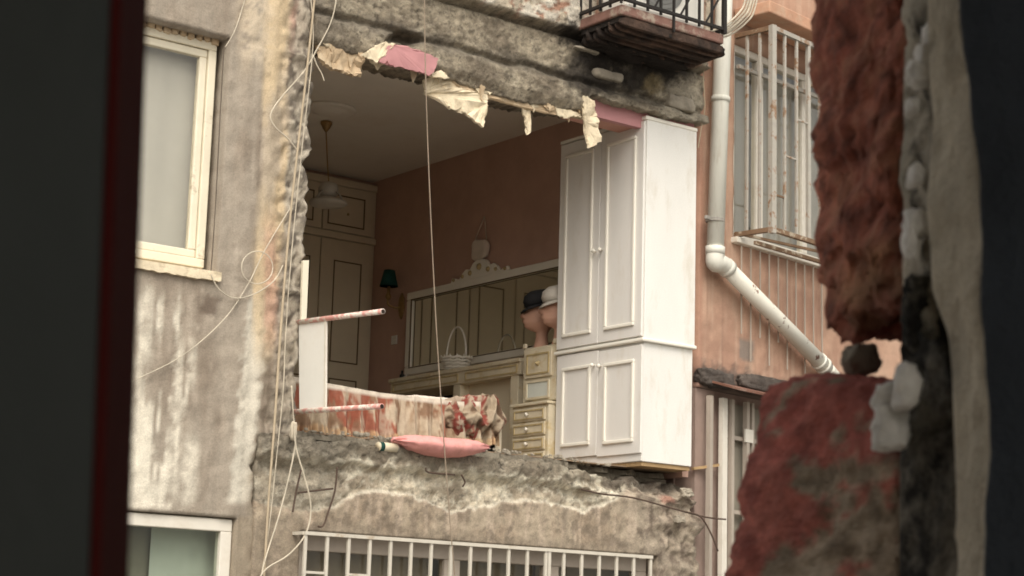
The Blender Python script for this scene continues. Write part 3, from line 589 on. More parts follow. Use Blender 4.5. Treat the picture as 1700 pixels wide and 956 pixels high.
MB().box(1.24, 1.71, .03, .97, Zr(1.335), Zr(1.364)).build('base_board', 'raw_wood', wr)
for (za, zb, xf, kz, drop) in ((2.275, 3.895, 1.222, 2.98, 0), (1.435, 2.225, 1.232, 2.11, .012)):
    for k, (ya, yb) in enumerate(((0.012, 0.498), (0.504, 0.990))):
        dz = drop if k == 0 else 0
        dr = MB().box(xf - .022, xf - .002, ya, yb, Zr(za - dz), Zr(zb - dz)).build('door', 'door_lacquer', wr, bevel=.004)
        mo = MB(); ring(mo, xf - .022, ya + .075, yb - .075, Zr(za - dz + .085), Zr(zb - dz - .10), .026, .016); mo.build('moulding', 'trim_lacquer', dr, bevel=.006)
        ky = yb - .035 if k == 0 else ya + .035
        MB().lathe([(.006, 0), (.006, .016), (.015, .022), (.017, .032), (.010, .04), (.001, .042)], (xf - .022, ky, Zr(kz - dz)), 12, M=Matrix.Rotation(R3(-90), 3, 'Y')).build('knob', 'trim_lacquer', dr, True)
MB().bar(at_y(1150, 778, .1), at_y(1192, 772, .1), .03, .02).build('loose_batten', 'raw_wood'); tag(bpy.data.objects['loose_batten'], 'short pale wooden batten poking out behind the foot of the wardrobe', 'batten')

ch = thing('chest_of_drawers', 'low cream chest of four small drawers standing against the wardrobe', 'chest', (1.43, 1.25, ZF))
MB().box(1.165, 1.70, 1.02, 1.47, ZF + .012, Zr(1.862)).build('carcass', 'cream_wood', ch, bevel=.004)
MB().box(1.14, 1.70, 1.01, 1.485, Zr(1.862), Zr(1.885)).build('top', 'cream_wood', ch, bevel=.006)
for k in range(4):
    z0 = Zr(1.40) + k * .114
    d = MB().box(1.15, 1.163, 1.05, 1.445, z0, z0 + .1).build('drawer', 'cream_wood', ch, bevel=.004)
    mo = MB(); ring(mo, 1.15, 1.065, 1.43, z0 + .014, z0 + .086, .010, .006); mo.build('moulding', 'gilt', d)
    MB().lathe([(.005, 0), (.005, .012), (.014, .018), (.015, .028), (.001, .034)], (1.15, 1.25, z0 + .05), 10, M=Matrix.Rotation(R3(-90), 3, 'Y')).build('knob', 'trim_lacquer', d, True)
va = thing('vanity_dresser', 'long cream vanity dresser with gilt trim along the salmon wall', 'dresser', (1.5, 2.5, ZF))
MB().box(1.285, 1.70, 1.56, 3.42, Zr(2.255), Zr(2.29)).build('top', 'cream_wood', va, bevel=.006)
MB().box(1.30, 1.70, 1.56, 3.40, Zr(2.155), Zr(2.255)).build('apron', 'cream_wood', va, bevel=.004)
mo = MB(); ring(mo, 1.30, 1.60, 2.30, Zr(2.17), Zr(2.24), .012, .008); ring(mo, 1.30, 2.40, 3.36, Zr(2.17), Zr(2.24), .012, .008); mo.build('apron_moulding', 'gilt', va)
for y in (1.60, 2.38, 3.30): MB().box(1.31, 1.68, y, y + .10, ZF + .012, Zr(2.155)).build('leg_panel', 'cream_wood', va, bevel=.004)
MB().box(1.40, 1.42, 1.70, 2.38, ZF + .1, Zr(2.155)).build('cupboard_front', 'closet', va)
MB().box(1.66, 1.68, 2.48, 3.30, ZF + .1, Zr(2.155)).build('knee_shade_panel', 'gap_shade', va)  # near-black panel paints the shade of the knee space
MB().box(1.235, 1.70, 1.03, 1.44, Zr(1.90), Zr(2.335)).build('end_cabinet', 'cream_wood', va, bevel=.005)
d = MB().box(1.218, 1.234, 1.07, 1.40, Zr(2.09), Zr(2.305)).build('drawer', 'cream_wood', va, bevel=.004)
mo = MB(); ring(mo, 1.218, 1.095, 1.375, Zr(2.115), Zr(2.28), .012, .007); mo.build('moulding', 'gilt', d)
MB().lathe([(.022, 0), (.018, .008), (.006, .012), (.012, .02), (.001, .026)], (1.218, 1.235, Zr(2.20)), 10, M=Matrix.Rotation(R3(-90), 3, 'Y')).build('handle', 'gilt', d, True)
d = MB().box(1.222, 1.234, 1.10, 1.37, Zr(1.93), Zr(2.06)).build('grille_panel', 'curtain_grey', va)
mo = MB(); ring(mo, 1.222, 1.09, 1.38, Zr(1.92), Zr(2.07), .018, .008); mo.build('moulding', 'cream_wood', d)
for y in (1.045, 1.425): MB().box(1.225, 1.245, y - .02, y + .02, Zr(2.335), Zr(2.375)).build('finial', 'cream_wood', va, bevel=.006)
# mirror
mr_ = thing('wall_mirror', 'wide dresser mirror in cream frame with carved crest on the salmon wall', 'mirror', (1.72, 2.65, Zr(2.42)))
Y0, Y1, Z0, Z1 = 1.50, 3.78, Zr(2.40), Zr(3.16)
MB().box(1.715, 1.722, Y0 + .06, Y1 - .06, Z0 + .04, Z1 - .06).build('glass', 'mirror_glass', mr_)
mo = MB(); ring(mo, 1.735, Y0, Y1, Z0, Z1, .075, .045); mo.build('frame', 'trim_lacquer', mr_, bevel=.012, seg=3)
mo = MB(); ring(mo, 1.70, Y0 + .068, Y1 - .068, Z0 + .06, Z1 - .068, .010, .01); mo.build('inner_bead', 'gilt_line', mr_)
cr = MB(); yc = 2.70
prof = [(-.42, 0), (-.40, .05), (-.34, .035), (-.30, .02), (-.25, .07), (-.20, .10), (-.14, .09), (-.10, .14), (-.04, .16), (0, .18)]
out = [(1.70, yc + a, Z1 - .005 + b) for a, b in prof] + [(1.70, yc - a, Z1 - .005 + b) for a, b in prof[-2::-1]]
cr.prism(out, (.03, 0, 0)); crest = cr.build('crest', 'trim_lacquer', mr_, bevel=.008)
for a, b, r_ in ((0, .09, .032), (-.13, .05, .024), (.13, .05, .024), (-.24, .035, .018), (.24, .035, .018), (-.37, .02, .016), (.37, .02, .016)):
    MB().lathe([(r_, 0), (r_ * .8, .012), (r_ * .3, .018), (.001, .02)], (1.70, yc + a, Z1 + b), 10, M=Matrix.Rotation(R3(-90), 3, 'Y')).build('rosette', 'gilt', crest, True)
# hanging ornament above the mirror: little cushion on ribbons
hb = thing('hanging_cushion', 'small pale cushion hung by ribbons on the wall above the mirror crest', 'cushion', (1.70, 2.68, Zr(3.36)))
pc = at_x(797, 415, 1.70); mb = MB(); mb.hexa([pc + Vector((x * .03, y * .10, z * .085)) for z in (-1, 1) for y in (-1, 1) for x in (-1, 1)], 10, .015, 8, 3, .3); mb.build('cushion', 'sheet_white', hb, True)
mb = MB(); top = pc + Vector((.02, -.02, .30)); mb.tube([pc + Vector((0, -.09, .08)), top], .005, 5).tube([pc + Vector((0, .09, .08)), top], .005, 5); mb.build('ribbon', 'cable_white', hb)
# wall lamp
lp = thing('wall_lamp', 'wall lamp with dark green shade and brass arm by the closet', 'lamp', (1.6, 4.1, Zr(3.1)))
q = at_x(646, 462, 1.62); b_ = Vector((1.735, q.y - .05, q.z - .24))
MB().lathe([(.085, -.075), (.05, .075), (.047, .075), (.081, -.075)], q, 20).build('shade', 'green_shade', lp, True)
MB().tube(spline([b_, b_ + Vector((-.05, .01, -.03)), q + Vector((0, 0, -.24)), q + Vector((0, 0, -.16)), q + Vector((0, 0, -.06))], 5), .009, 6).build('arm', 'brass', lp, True)
MB().lathe([(.014, -.2), (.03, -.17), (.016, -.14), (.016, -.07)], q, 12).build('candle_holder', 'brass', lp, True)
MB().lathe([(.01, -.13), (.03, -.09), (.05, -.02), (.04, .06), (.015, .11)], b_, 12, (.5, 1)).build('wall_plate', 'brass', lp, True)
sw = MB().box(1.728, 1.74, 3.98, 4.06, Zr(2.72), Zr(2.80)).build('light_switch', 'white_lacquer'); tag(sw, 'small square white switch plate on the salmon wall under the lamp', 'switch')
# built-in closet across the back wall and the left wall
cl = thing('built_in_closet', 'cream built-in closet with fine dark panel lines filling the back wall', 'closet', (0, 4.4, ZF))
YC = 4.42
MB().box(-2.2, 1.735, YC + .005, YC + .07, ZF + .012, ZCE - .05).build('carcass', 'closet', cl)
MB().box(-2.2, 1.735, YC - .03, YC + .004, Zr(3.70), Zr(3.765)).build('dividing_rail', 'closet', cl, bevel=.01)
MB().box(-2.2, 1.735, YC - .02, YC + .004, ZCE - .12, ZCE - .05).build('cornice', 'closet', cl, bevel=.01)
def lines(x0, x1, z0, z1, par, w=.012):
    m2 = MB(); y = YC - .018
    m2.box(x0, x1, y - .004, y, z1 - w, z1).box(x0, x1, y - .004, y, z0, z0 + w).box(x0, x0 + w, y - .004, y, z0 + w, z1 - w).box(x1 - w, x1, y - .004, y, z0 + w, z1 - w); m2.build('panel_line', 'gilt_line', par)
for k in range(7):
    x1 = 1.69 - k * .56; x0 = x1 - .545
    if x0 < -2.25: break
    d = MB().box(x0, x1, YC - .018, YC + .004, Zr(1.40), Zr(3.69)).build('door', 'closet', cl, bevel=.003); lines(x0 + .14, x1 - .10, Zr(2.55), Zr(3.50), d); lines(x0 + .14, x1 - .10, Zr(1.50), Zr(2.40), d)
    d = MB().box(x0, x1, YC - .018, YC + .004, Zr(3.775), ZCE - .13).build('cupboard_door', 'closet', cl, bevel=.003); lines(x0 + .05, x1 - .09, Zr(3.83), Zr(4.12), d)
    MB().lathe([(.012, 0), (.012, .012), (.001, .02)], (x0 + .27, YC - .018, Zr(3.95)), 8, M=Matrix.Rotation(R3(90), 3, 'X')).build('knob', 'gilt', d, True)
c2 = thing('side_closet', 'cream closet with fine dark panel lines along the side wall, reflected in the mirror', 'closet', (-2.1, 2, ZF))
MB().box(-2.235, -2.05, .40, 4.35, ZF + .012, ZCE - .1).build('carcass', 'closet', c2)
for k in range(7):
    y0 = .45 + k * .55; d = MB().box(-2.05, -2.03, y0, y0 + .53, Zr(1.40), Zr(3.70)).build('door', 'gap_shade' if k == 5 else 'closet', c2, bevel=.003); w = .016  # one door painted near-black as the shade of an open doorway
    m2 = MB(); a, b, e, f = y0 + .1, y0 + .43, Zr(2.3), Zr(3.55); x = -2.026
    m2.box(-2.03, x, a, b, f - w, f).box(-2.03, x, a, b, e, e + w).box(-2.03, x, a, a + w, e + w, f - w).box(-2.03, x, b - w, b, e + w, f - w); m2.build('panel_line', 'gilt_line', d)
# ceiling pendant
pn = thing('ceiling_lamp', 'white glass dome lamp with wide dish hanging on a chain from the ceiling rose', 'lamp', (p.x, p.y, ZCE))
q = at_y(545, 318, p.y + .35)
hook = Vector((q.x - .05, q.y, ZCE))
MB().lathe([(.05, 0), (.05, -.02), (.03, -.06), (.008, -.09)], hook, 14).build('ceiling_hook', 'brass', pn, True)
MB().tube([hook + Vector((0, 0, -.08)), hook.lerp(q, .5) + Vector((0, 0, -.02)), q + Vector((0, 0, .08))], .006, 5).build('chain', 'brass', pn)
MB().lathe([(.03, .08), (.07, .065), (.085, .02), (.08, -.03), (.05, -.05), (.045, -.06)], q, 22).build('dome', 'lamp_glass', pn, True)
MB().lathe([(.05, -.045), (.09, -.06), (.155, -.085), (.165, -.10), (.145, -.118), (.07, -.135), (.001, -.14)], q, 28).build('dish', 'lamp_glass', pn, True)
for k in range(4):
    an = k * math.pi / 2 + .4; MB().tube([q + Vector((math.cos(an) * .085, math.sin(an) * .085, -.01)), q + Vector((math.cos(an) * .12, math.sin(an) * .12, -.04)), q + Vector((math.cos(an) * .145, math.sin(an) * .145, -.08))], .008, 5).build('bracket', 'lamp_glass', pn, True)
# mannequin heads with hats
HS = 1.22
def head(loc, rot, hatmat, brim, label):
    t = thing('mannequin_head', label, 'mannequin', loc, 'display heads on the dresser'); M = Matrix.Rotation(rot, 3, 'Z'); L0 = Vector(loc)
    mb = MB(); NS, NR = 24, 22; vs = []
    for i in range(NR + 1):
        h = i / NR * .36
        for k in range(NS):
            an = 2 * math.pi * k / NS; cx_, sy = math.cos(an), math.sin(an)
            if h < .12: r = poly(h, [(0, .056), (.02, .052), (.05, .044), (.09, .038), (.12, .042)]); p_ = Vector((r * cx_, r * .95 * sy, h))
            else:
                tt = (h - .12) / .24; r = .078 * math.sqrt(max(0, 1 - (2 * tt - 1) ** 2 * .98)) + .02 * (1 - tt) * (1 if tt < .3 else .3)
                p_ = Vector((r * cx_ * 1.15 + .012, r * .88 * sy, h))
                f_ = max(0, cx_) ** 6
                p_.x += f_ * (.045 * math.exp(-((tt - .40) / .10) ** 2) * math.exp(-(sy / .25) ** 2) + .026 * math.exp(-((tt - .10) / .09) ** 2) + .018 * math.exp(-((tt - .25) / .05) ** 2) - .012 * math.exp(-((tt - .55) / .07) ** 2) * (1 if abs(sy) > .15 else .3))
            vs.append(L0 + M @ p_ * HS)
    fs = [(i * NS + k, i * NS + (k + 1) % NS, (i + 1) * NS + (k + 1) % NS, (i + 1) * NS + k) for i in range(NR) for k in range(NS)] + [tuple(range(NS - 1, -1, -1)), tuple(range(NR * NS, (NR + 1) * NS))]
    mb.add(vs, fs).build('head', 'mannequin', t, True)
    hm = MB(); T = M @ Matrix.Rotation(R3(10), 3, 'Y'); hm.lathe([(r * HS, z * HS) for r, z in ((.088, 0), (.104, .01), (.110, .04), (.098, .075), (.065, .10), (.001, .108))], L0 + M @ Vector((.002, 0, .290)) * HS, 24, (1.1, .95), T)
    ho = hm.build('hat', hatmat, t, True)
    bm_ = MB(); vs = []; n = 28
    for k in range(n + 1):
        an = -math.pi * (.5 if brim < 1 else 1) + math.pi * (1 if brim < 1 else 2) * k / n
        for r in (.09, .132): vs.append(L0 + M @ Vector((.006, 0, .298)) * HS + HS * T @ Vector((r * 1.1 * math.cos(an), r * .9 * math.sin(an), -.012 * (r > .1) - .02 * (r > .1) * max(0, math.cos(an)))))
    bm_.add(vs, [(2 * k, 2 * k + 2, 2 * k + 3, 2 * k + 1) for k in range(n)]); b = bm_.build('brim', hatmat, ho, True); s_ = b.modifiers.new('s', 'SOLIDIFY'); s_.thickness = .012
q = at_x(899, 572, 1.36); head((1.36, q.y, Zr(2.335)), R3(148), 'black_felt', .5, 'mannequin head wearing a black hat on the dresser end cabinet')
q = at_x(925, 566, 1.45); head((1.34, 1.12, Zr(2.335)), R3(152), 'white_felt', .5, 'mannequin head wearing a white cap next to the wardrobe')
# white wicker basket on the dresser
q = at_x(757, 606, 1.45); bk = thing('wicker_basket', 'small white wicker basket with hoop handle on the dresser', 'basket', (1.45, q.y, Zr(2.29)))
mb = MB(); c0 = Vector((1.45, q.y, Zr(2.292)))
for i in range(5):
    z = i * .026 + .012; r = .10 + .012 * i; mb.tube([c0 + Vector((math.cos(a * math.pi / 15) * r * .8, math.sin(a * math.pi / 15) * r, z + .006 * math.sin(a * 2))) for a in range(30)], .011, 5, True)
for a in range(14):
    an = a * math.pi / 7; mb.tube([c0 + Vector((math.cos(an) * .08, math.sin(an) * .10, 0)), c0 + Vector((math.cos(an) * .125, math.sin(an) * .155, .14))], .006, 4)
mb.build('woven_body', 'wicker_white', bk); MB().lathe([(.001, .004), (.08, .004), (.08, .012), (.001, .012)], c0, 18, (.8, 1)).build('bottom', 'wicker_white', bk)
MB().tube([c0 + Vector((0, .14 * math.cos(a * math.pi / 20), .13 + .26 * math.sin(a * math.pi / 20))) for a in range(21)], .008, 6).build('handle', 'wicker_white', bk, True)
# bits on the dresser top
for i, (px, h, r_, mt, lab, nm) in enumerate(((668, .11, .022, 'black_felt', 'small dark bottle at the far end of the dresser', 'bottle'), (676, .075, .03, 'white_felt', 'little white jar beside the dark bottle on the dresser', 'jar'), (800, .05, .035, 'mannequin', 'squat pinkish jar on the dresser before the mirror', 'jar'))):
    q = at_x(px, 612, 1.5); MB().lathe([(r_ * .9, 0), (r_, .01), (r_, h * .65), (r_ * .4, h * .75), (r_ * .45, h), (.001, h)], (1.5, q.y, Zr(2.291)), 14).build(nm, mt, None, True); tag(COL.objects[-1], lab, nm)
# ---- day bed with frilled floral cover
bd = thing('day_bed', 'low day bed with frilled red and cream floral cover along the broken edge', 'bed', (-.7, .7, ZF))
def bed_top(x): return Zr(poly(x, [(-1.75, 1.70), (-1.32, 1.675), (-0.9, 1.655), (-0.25, 1.66), (.15, 1.70)]))
MB().box(-1.78, .12, .30, 1.18, ZF + .012, Zr(1.50)).build('base', 'sheet_white', bd)
mb = MB(); nx, ny = 60, 12
for i in range(nx + 1):
    for j in range(ny + 1):
        x = -1.80 + 1.84 * i / nx; y = .255 + .95 * j / ny; mb.v.append(Vector((x, y, bed_top(x) + .012 * fbm((x * 4, y * 4, 1)) - (.03 if j == ny else 0))))
mb.f = [(i * (ny + 1) + j, (i + 1) * (ny + 1) + j, (i + 1) * (ny + 1) + j + 1, i * (ny + 1) + j + 1) for i in range(nx) for j in range(ny)]
o = mb.build('mattress_top', 'sheet_white', bd, True); s_ = o.modifiers.new('s', 'SOLIDIFY'); s_.thickness = .05; s_.offset = -1
def flor(p_):
    x, z = p_.x + .5 * p_.y, p_.z; n1 = fbm((x * 5, 1, z * 2.0), 4); n2 = fbm((x * 9 + 4, 7, z * 4), 4); n3 = fbm((x * 30, 3, z * 7), 3)
    c = lerp((0.46, 0.375, 0.275), (0.33, 0.235, 0.155), sm(-.2, .4, n3)); c = lerp(c, (0.19, 0.105, 0.06), .85 * sm(.05, .3, n2)); c = lerp(c, (0.27, 0.075, 0.045), .88 * sm(.07, .28, n1 + .2 * n3)); return lerp(c, (.44, .37, .28), .6 * sm(.15, .4, -n2 + .25 * n3))
mb = MB(); nx, nz = 420, 16
for i in range(nx + 1):
    x = -1.80 + 1.90 * i / nx
    for j in range(nz + 1):
        t = j / nz; amp = .004 + .026 * t; ph = x * 46 + 3 * noise.noise(Vector((x * 4, 0, 0))); hem = .020 * math.sin(x * 31) + .03 * noise.noise(Vector((x * 9, 4, 0)))
        z0 = bed_top(x) + .004; z1 = Zr(1.335 + .05 * sm(-.6, .1, x)) + .6 * hem
        p_ = Vector((x, .245 - .02 * t - amp * math.sin(ph) - .01 * math.sin(ph * 2.3 + 1) * t, z0 + (z1 - z0) * t))
        if t > .86: p_.y -= .014 * math.sin(x * 190)
        mb.v.append(p_); c = flor(p_)
        if t > .86: c = lerp(c, (.55, .36, .20), .7 if math.sin(x * 190) > 0 else .2)
        if t < .07: c = (.60, .53, .44)
        mb.c.append(c)
mb.f = [(i * (nz + 1) + j, (i + 1) * (nz + 1) + j, (i + 1) * (nz + 1) + j + 1, i * (nz + 1) + j + 1) for i in range(nx) for j in range(nz)]
mb.build('frill', 'floral', bd, True)
mb = MB(); nu, nt_ = 110, 80
for i in range(nu + 1):
    for j in range(nt_ + 1):
        u, t = i / nu, j / nt_; x = -.40 + .54 * u
        wx = fbm((x * 5, t * 2, 4), 3) * .25; r1 = abs(noise.noise(Vector(((x + wx * .3) * 9, t * 3.5 + wx, 2)))); r2 = abs(noise.noise(Vector((x * 21 + wx, t * 7, 9))))
        fold = .5 - r1 * 1.5 + .30 * (.4 - r2); end = sm(0, .22, u) * sm(1, .85, u); an = R3(-75 + 250 * t)
        rad = (.098 + .018 * sm(.3, .8, u)) * (1 + .75 * fold * end); rad *= .75 + .25 * end
        q = Vector((x + .03 * noise.noise(Vector((x * 8, t * 5, 1))), .31 - rad * 1.0 * math.cos(an), Zr(1.545 + .03 * u) + rad * 1.15 * math.sin(an)))
        mb.v.append(q); px_ = (q.x * 1.6 + .3 * wx, t * 1.4); f1 = noise.noise(Vector((px_[0] * 4.2 + 3.3, px_[1] * 3.0, 7))); f2 = noise.noise(Vector((px_[0] * 9, px_[1] * 8, 1))); f3 = fbm((q.x * 30, t * 22, 3), 3)
        c = lerp((.33, .265, .19), (.22, .145, .09), sm(-.2, .4, f2)); c = lerp(c, (.09, .055, .035), .85 * sm(.0, .25, f2 + .25 * f3)); c = lerp(c, (.20, .04, .03), .95 * sm(-.02, .14, f1 + .12 * f3)); c = lerp(c, (.38, .32, .24), .8 * sm(.28, .42, f1 + .3 * f3))
        mb.c.append(c)
mb.f = [(i * (nt_ + 1) + j, (i + 1) * (nt_ + 1) + j, (i + 1) * (nt_ + 1) + j + 1, i * (nt_ + 1) + j + 1) for i in range(nu) for j in range(nt_)]
mb.build('crumpled_cover', 'floral', bd, True)['label'] = 'bunched up end of the floral cover'
mb = MB(); mb.hexa([Vector((-.22, .62, Zr(1.685))) + Vector((x * .28, y * .22, z * .035)) for z in (-1, 1) for y in (-1, 1) for x in (-1, 1)], 14, .03, 6, 5, .5); o = mb.build('folded_quilt', 'sheet_white', None, True); tag(o, 'pale folded quilt lying on the day bed', 'quilt')
MB().box(-.05, .175, .30, .60, ZF + .01, Zr(1.56)).build('bed_end_panel', 'closet', bd)
# pink pillow and the container beside it on the floor edge
c0 = at_y(732, 740, -.05); mb = MB(); nu, nv = 44, 26; vs = []
for i in range(nu + 1):
    for k in range(nv):
        u = -1 + 2 * i / nu; an = 2 * math.pi * k / nv; r = (1 - abs(u) ** 2.6) ** .8 if abs(u) < 1 else 0
        q = Vector((u * .385, math.cos(an) * .15 * r, math.sin(an) * .066 * r)) * (1 + .05 * abs(u) ** 1.5 * math.sin(an * 7 + 3 * u) * (1 if abs(u) < .99 else 0)); q.z += .008 * u - .012 * math.cos(u * 3); wv = .016 * fbm((u * 9, math.cos(an) * 2.4, math.sin(an) * 2.4 + 4), 5) * (.5 + abs(u)) ; q *= 1 + wv * 3
        vs.append(c0 + q)
mb.add(vs, [(i * nv + k, i * nv + (k + 1) % nv, (i + 1) * nv + (k + 1) % nv, (i + 1) * nv + k) for i in range(nu) for k in range(nv)])
tag(mb.build('pillow', 'pillow', None, True), 'pink satin bolster pillow lying on the broken floor edge', 'pillow')
a, b = at_y(627, 741, -.04), at_y(661, 744, -.04); tb = thing('spray_can', 'small cream and blue tube-shaped can lying beside the pink pillow', 'can', a)
MB().tube([a, a.lerp(b, .9)], .030, 16).build('body', 'cream_wood', tb, True); MB().tube([a.lerp(b, .06), a.lerp(b, .25)], .0312, 16).build('blue_band', 'green_shade', tb, True)
MB().tube([a.lerp(b, .9), b], [.026, .02], 14).build('cap', 'metal_grey', tb, True)

# ================================================================== SIGN BRACKET ON THE TORN EDGE
sg = thing('sign_bracket', 'white panel held by two red metal tubes projecting from the torn wall edge', 'sign bracket', (-1.66, 0, Zr(1.4)))
for (a, b) in (((-1.665, .05, Zr(2.01)), (-1.665, -.925, Zr(1.958))), ((-1.665, .05, Zr(1.438)), (-1.665, -.955, Zr(1.388)))):
    MB().tube([a, b], .017, 10).build('tube', 'sign_red', sg, True); a, b = Vector(a), Vector(b); MB().tube([b.lerp(a, .004), b + (b - a) * .001], .0135, 10).build('tube_end', 'gap_shade', sg)  # dark discs paint the shade inside the hollow tubes
mb = MB(); P = [at_x(x, y, -1.665) for x, y in ((496, 536), (541, 531), (540, 678), (497, 682))]; mb.prism(P, (.012, 0, 0)); mb.build('panel', 'sign_white', sg)
mb = MB().bar(P[1], P[2], .02, .012); mb.build('panel_edge', 'window_white', sg)
mb = MB(); mb.prism([at_y(a, b, -.01) for a, b in ((503, 432), (513, 432), (509, 528), (500, 532))], (0, .02, 0)); mb.build('upright_batten', 'window_paint', None); tag(COL.objects[-1], 'narrow cream batten fixed upright to the torn wall edge above the white panel', 'batten')

# ================================================================== CABLES ON THE FACADE
def cable(pts, y, r, mt, label, name='cable', n=8, closed=False):
    P = spline([at_y(a, b, y) for a, b in pts], n); tag(MB().tube(P, [r * (.58 + .12 * noise.noise(q * 3)) for q in P], 6).build(name, mt, None, True), label, 'cable', None)
cable([(563, -60), (558, 0), (548, 40), (526, 82), (505, 118), (475, 152), (455, 178), (449, 195), (458, 212), (478, 230), (494, 250)], -.05, .0075, 'cable_white', 'pale cable swinging off the beam and bowing across the buff pier')
cable([(527, -60), (522, 0), (508, 130), (494, 250), (480, 380), (466, 550), (456, 700), (446, 830), (436, 1000)], -.06, .013, 'cable_tan', 'thick buff conduit running down the whole torn pier')
cable([(507, -60), (520, 60), (502, 240), (484, 420), (474, 560), (470, 650), (458, 770), (446, 880), (428, 990)], -.05, .006, 'cable_white', 'thin pale cable beside the thick buff conduit')
cable([(520, 92), (526, 108), (534, 122), (538, 134)], -.05, .006, 'cable_white', 'short cut cable end curling at the beam corner')
cable([(120, 680), (210, 637), (300, 592), (370, 532), (410, 475), (440, 415), (482, 345)], -.03, .006, 'cable_white', 'long cable slung diagonally over the stained wall below the window')
cable([(350, 455), (362, 478), (385, 494), (412, 492), (440, 478), (458, 462), (470, 440)], -.035, .0065, 'cable_white', 'cable sagging from the window sill to the pier')
ringp = [(427 + 26 * math.cos(a), 444 + 27 * math.sin(a)) for a in [i * .35 for i in range(19)]]; cable(ringp, -.045, .006, 'cable_white', 'loop of pale cable hung on the pier beside the window', n=3)
cable([(484, 640), (487, 690), (491, 730), (480, 790), (462, 860), (440, 930), (425, 1000)], -.08, .008, 'cable_white', 'pale cable dropping from the knot below the white panel')
cable([(487, 700), (492, 745), (505, 790), (516, 840), (508, 885), (480, 920), (445, 942), (430, 960)], -.12, .008, 'cable_white', 'pale cable bulging out in front of the broken spandrel')
k_ = at_y(487, 715, -.09); mb = MB(); mb.hexa([k_ + Vector((x * .02, y * .02, z * .06)) for z in (-1, 1) for y in (-1, 1) for x in (-1, 1)], 6, .012, 30, 2, .5); tag(mb.build('cable_knot', 'cable_white', None, True), 'wrapped knot joining the pale cables below the white panel', 'cable')
cable([(704, -60), (706, 100), (711, 260), (718, 420), (726, 570), (734, 690), (742, 800), (750, 900), (760, 1010)], -.20, .0065, 'rope', 'long thin rope hanging down across the open room', 'rope')
cable([(372, 78), (366, 180), (360, 300), (354, 400), (350, 452)], -.005, .006, 'cable_dark', 'dark wire following the edge of the upper window')
cable([(415, -30), (392, 45), (374, 78)], -.02, .005, 'cable_white', 'thin wire running up from the window corner')

# ================================================================== BALCONY ABOVE THE WARDROBE
bc = thing('balcony', 'small upper balcony with black iron railing and rotten ribbed underside', 'balcony', (1, -.3, Zr(4.4)))
BX0, BX1, BY = 0.50, 1.50, -.52
MB().box(BX0, BX1, BY, -.06, Zr(4.425), Zr(4.50)).build('slab', 'balcony_pink', bc, bevel=.012)
for i in range(8):
    y = BY + .012 + i * .060; x1 = BX1 + .02 - (.0 if i < 6 else .02); mb = MB()
    mb.hexa([(x, yy, z) for z in (Zr(4.355) - .008 * (i % 3) - .006 * i, Zr(4.424)) for yy in (y, y + .040) for x in (BX0 + .01 + .02 * (i % 2), x1)], 12, .011, 14, i, .08); mb.build('rib', 'balcony_rib', bc, True)
MB().box(BX0 + .02, BX1 - .02, BY + .03, -.06, Zr(4.385), Zr(4.424)).build('underside', 'soot', bc)
mb = MB(); mb.bar((.98, BY + .01, Zr(4.375)), (1.02, -.03, Zr(4.34)), .03, .03); mb.build('cross_bar', 'soot', bc)
mb = MB(); mb.hexa([(x, y, z) for z in (Zr(4.30), Zr(4.385)) for y in (-.22, .0) for x in (BX0 + .05, BX1 - .05)], 16, .05, 9, 8, .2); mb.build('charred_underside', 'soot', bc, True)
mb = MB(); mb.hexa([(x, y, z) for z in (Zr(4.35), Zr(4.425)) for y in (-.5, -.10) for x in (BX1 - .02, BX1 + .05)], 9, .02, 14, 3, .2); mb.build('slab_end', 'balcony_rib', bc, True)
zr0, zr1 = Zr(4.535), Zr(5.35)
for z in (zr0, zr1):
    for a, b in (((BX0 - .02, BY - .01, z), (BX1 + .01, BY - .01, z)), ((BX0 - .01, BY + .002, z), (BX0 - .01, -.06, z)), ((BX1, BY + .002, z), (BX1, -.06, z))): MB().bar(a, b, .022, .022).build('rail', 'iron_black', bc)
def post(a, b, w=.016): MB().bar(a, b, w).build('baluster', 'iron_black', bc)
for i in range(9):
    x = BX0 - .01 + i * (BX1 - BX0) / 8; post((x, BY - .01, Zr(4.40 if i in (4,) else 4.50)), (x, BY - .01, zr1), .03 if i == 8 else .016)
for i in range(1, 5): post((BX0 - .01, BY + i * .11, Zr(4.50)), (BX0 - .01, BY + i * .11, zr1))
for i in range(4): x = BX0 + .05 + i * .25; post((x, BY - .01, zr0), (x + .22, BY - .01, Zr(4.9)), .012)
post((BX0 - .01, -.45, zr0), (BX0 - .01, -.2, Zr(4.9)), .012)
ac = thing('air_conditioner', 'white air conditioner outdoor unit standing on the balcony behind its railing', 'air conditioner', (1.0, -.3, Zr(4.5)))
MB().box(.62, 1.38, -.44, -.16, Zr(4.53), Zr(5.10)).build('housing', 'ac_white', ac, bevel=.02)
MB().box(.70, .76, -.42, -.18, Zr(4.502), Zr(4.529)).build('foot', 'metal_grey', ac); MB().box(1.24, 1.30, -.42, -.18, Zr(4.502), Zr(4.529)).build('foot', 'metal_grey', ac)
mb = MB()
for k in range(1, 7): mb.tube([Vector((.94 + .035 * k * math.cos(a * math.pi / 14), -.447, Zr(4.80) + .035 * k * math.sin(a * math.pi / 14))) for a in range(28)], .004, 4, True)
mb.build('fan_grille', 'ac_grille', ac); MB().lathe([(.23, 0), (.23, .006), (.001, .006)], (.94, -.441, Zr(4.80)), 30, M=Matrix.Rotation(R3(90), 3, 'X')).build('fan_opening', 'ac_grille', ac)
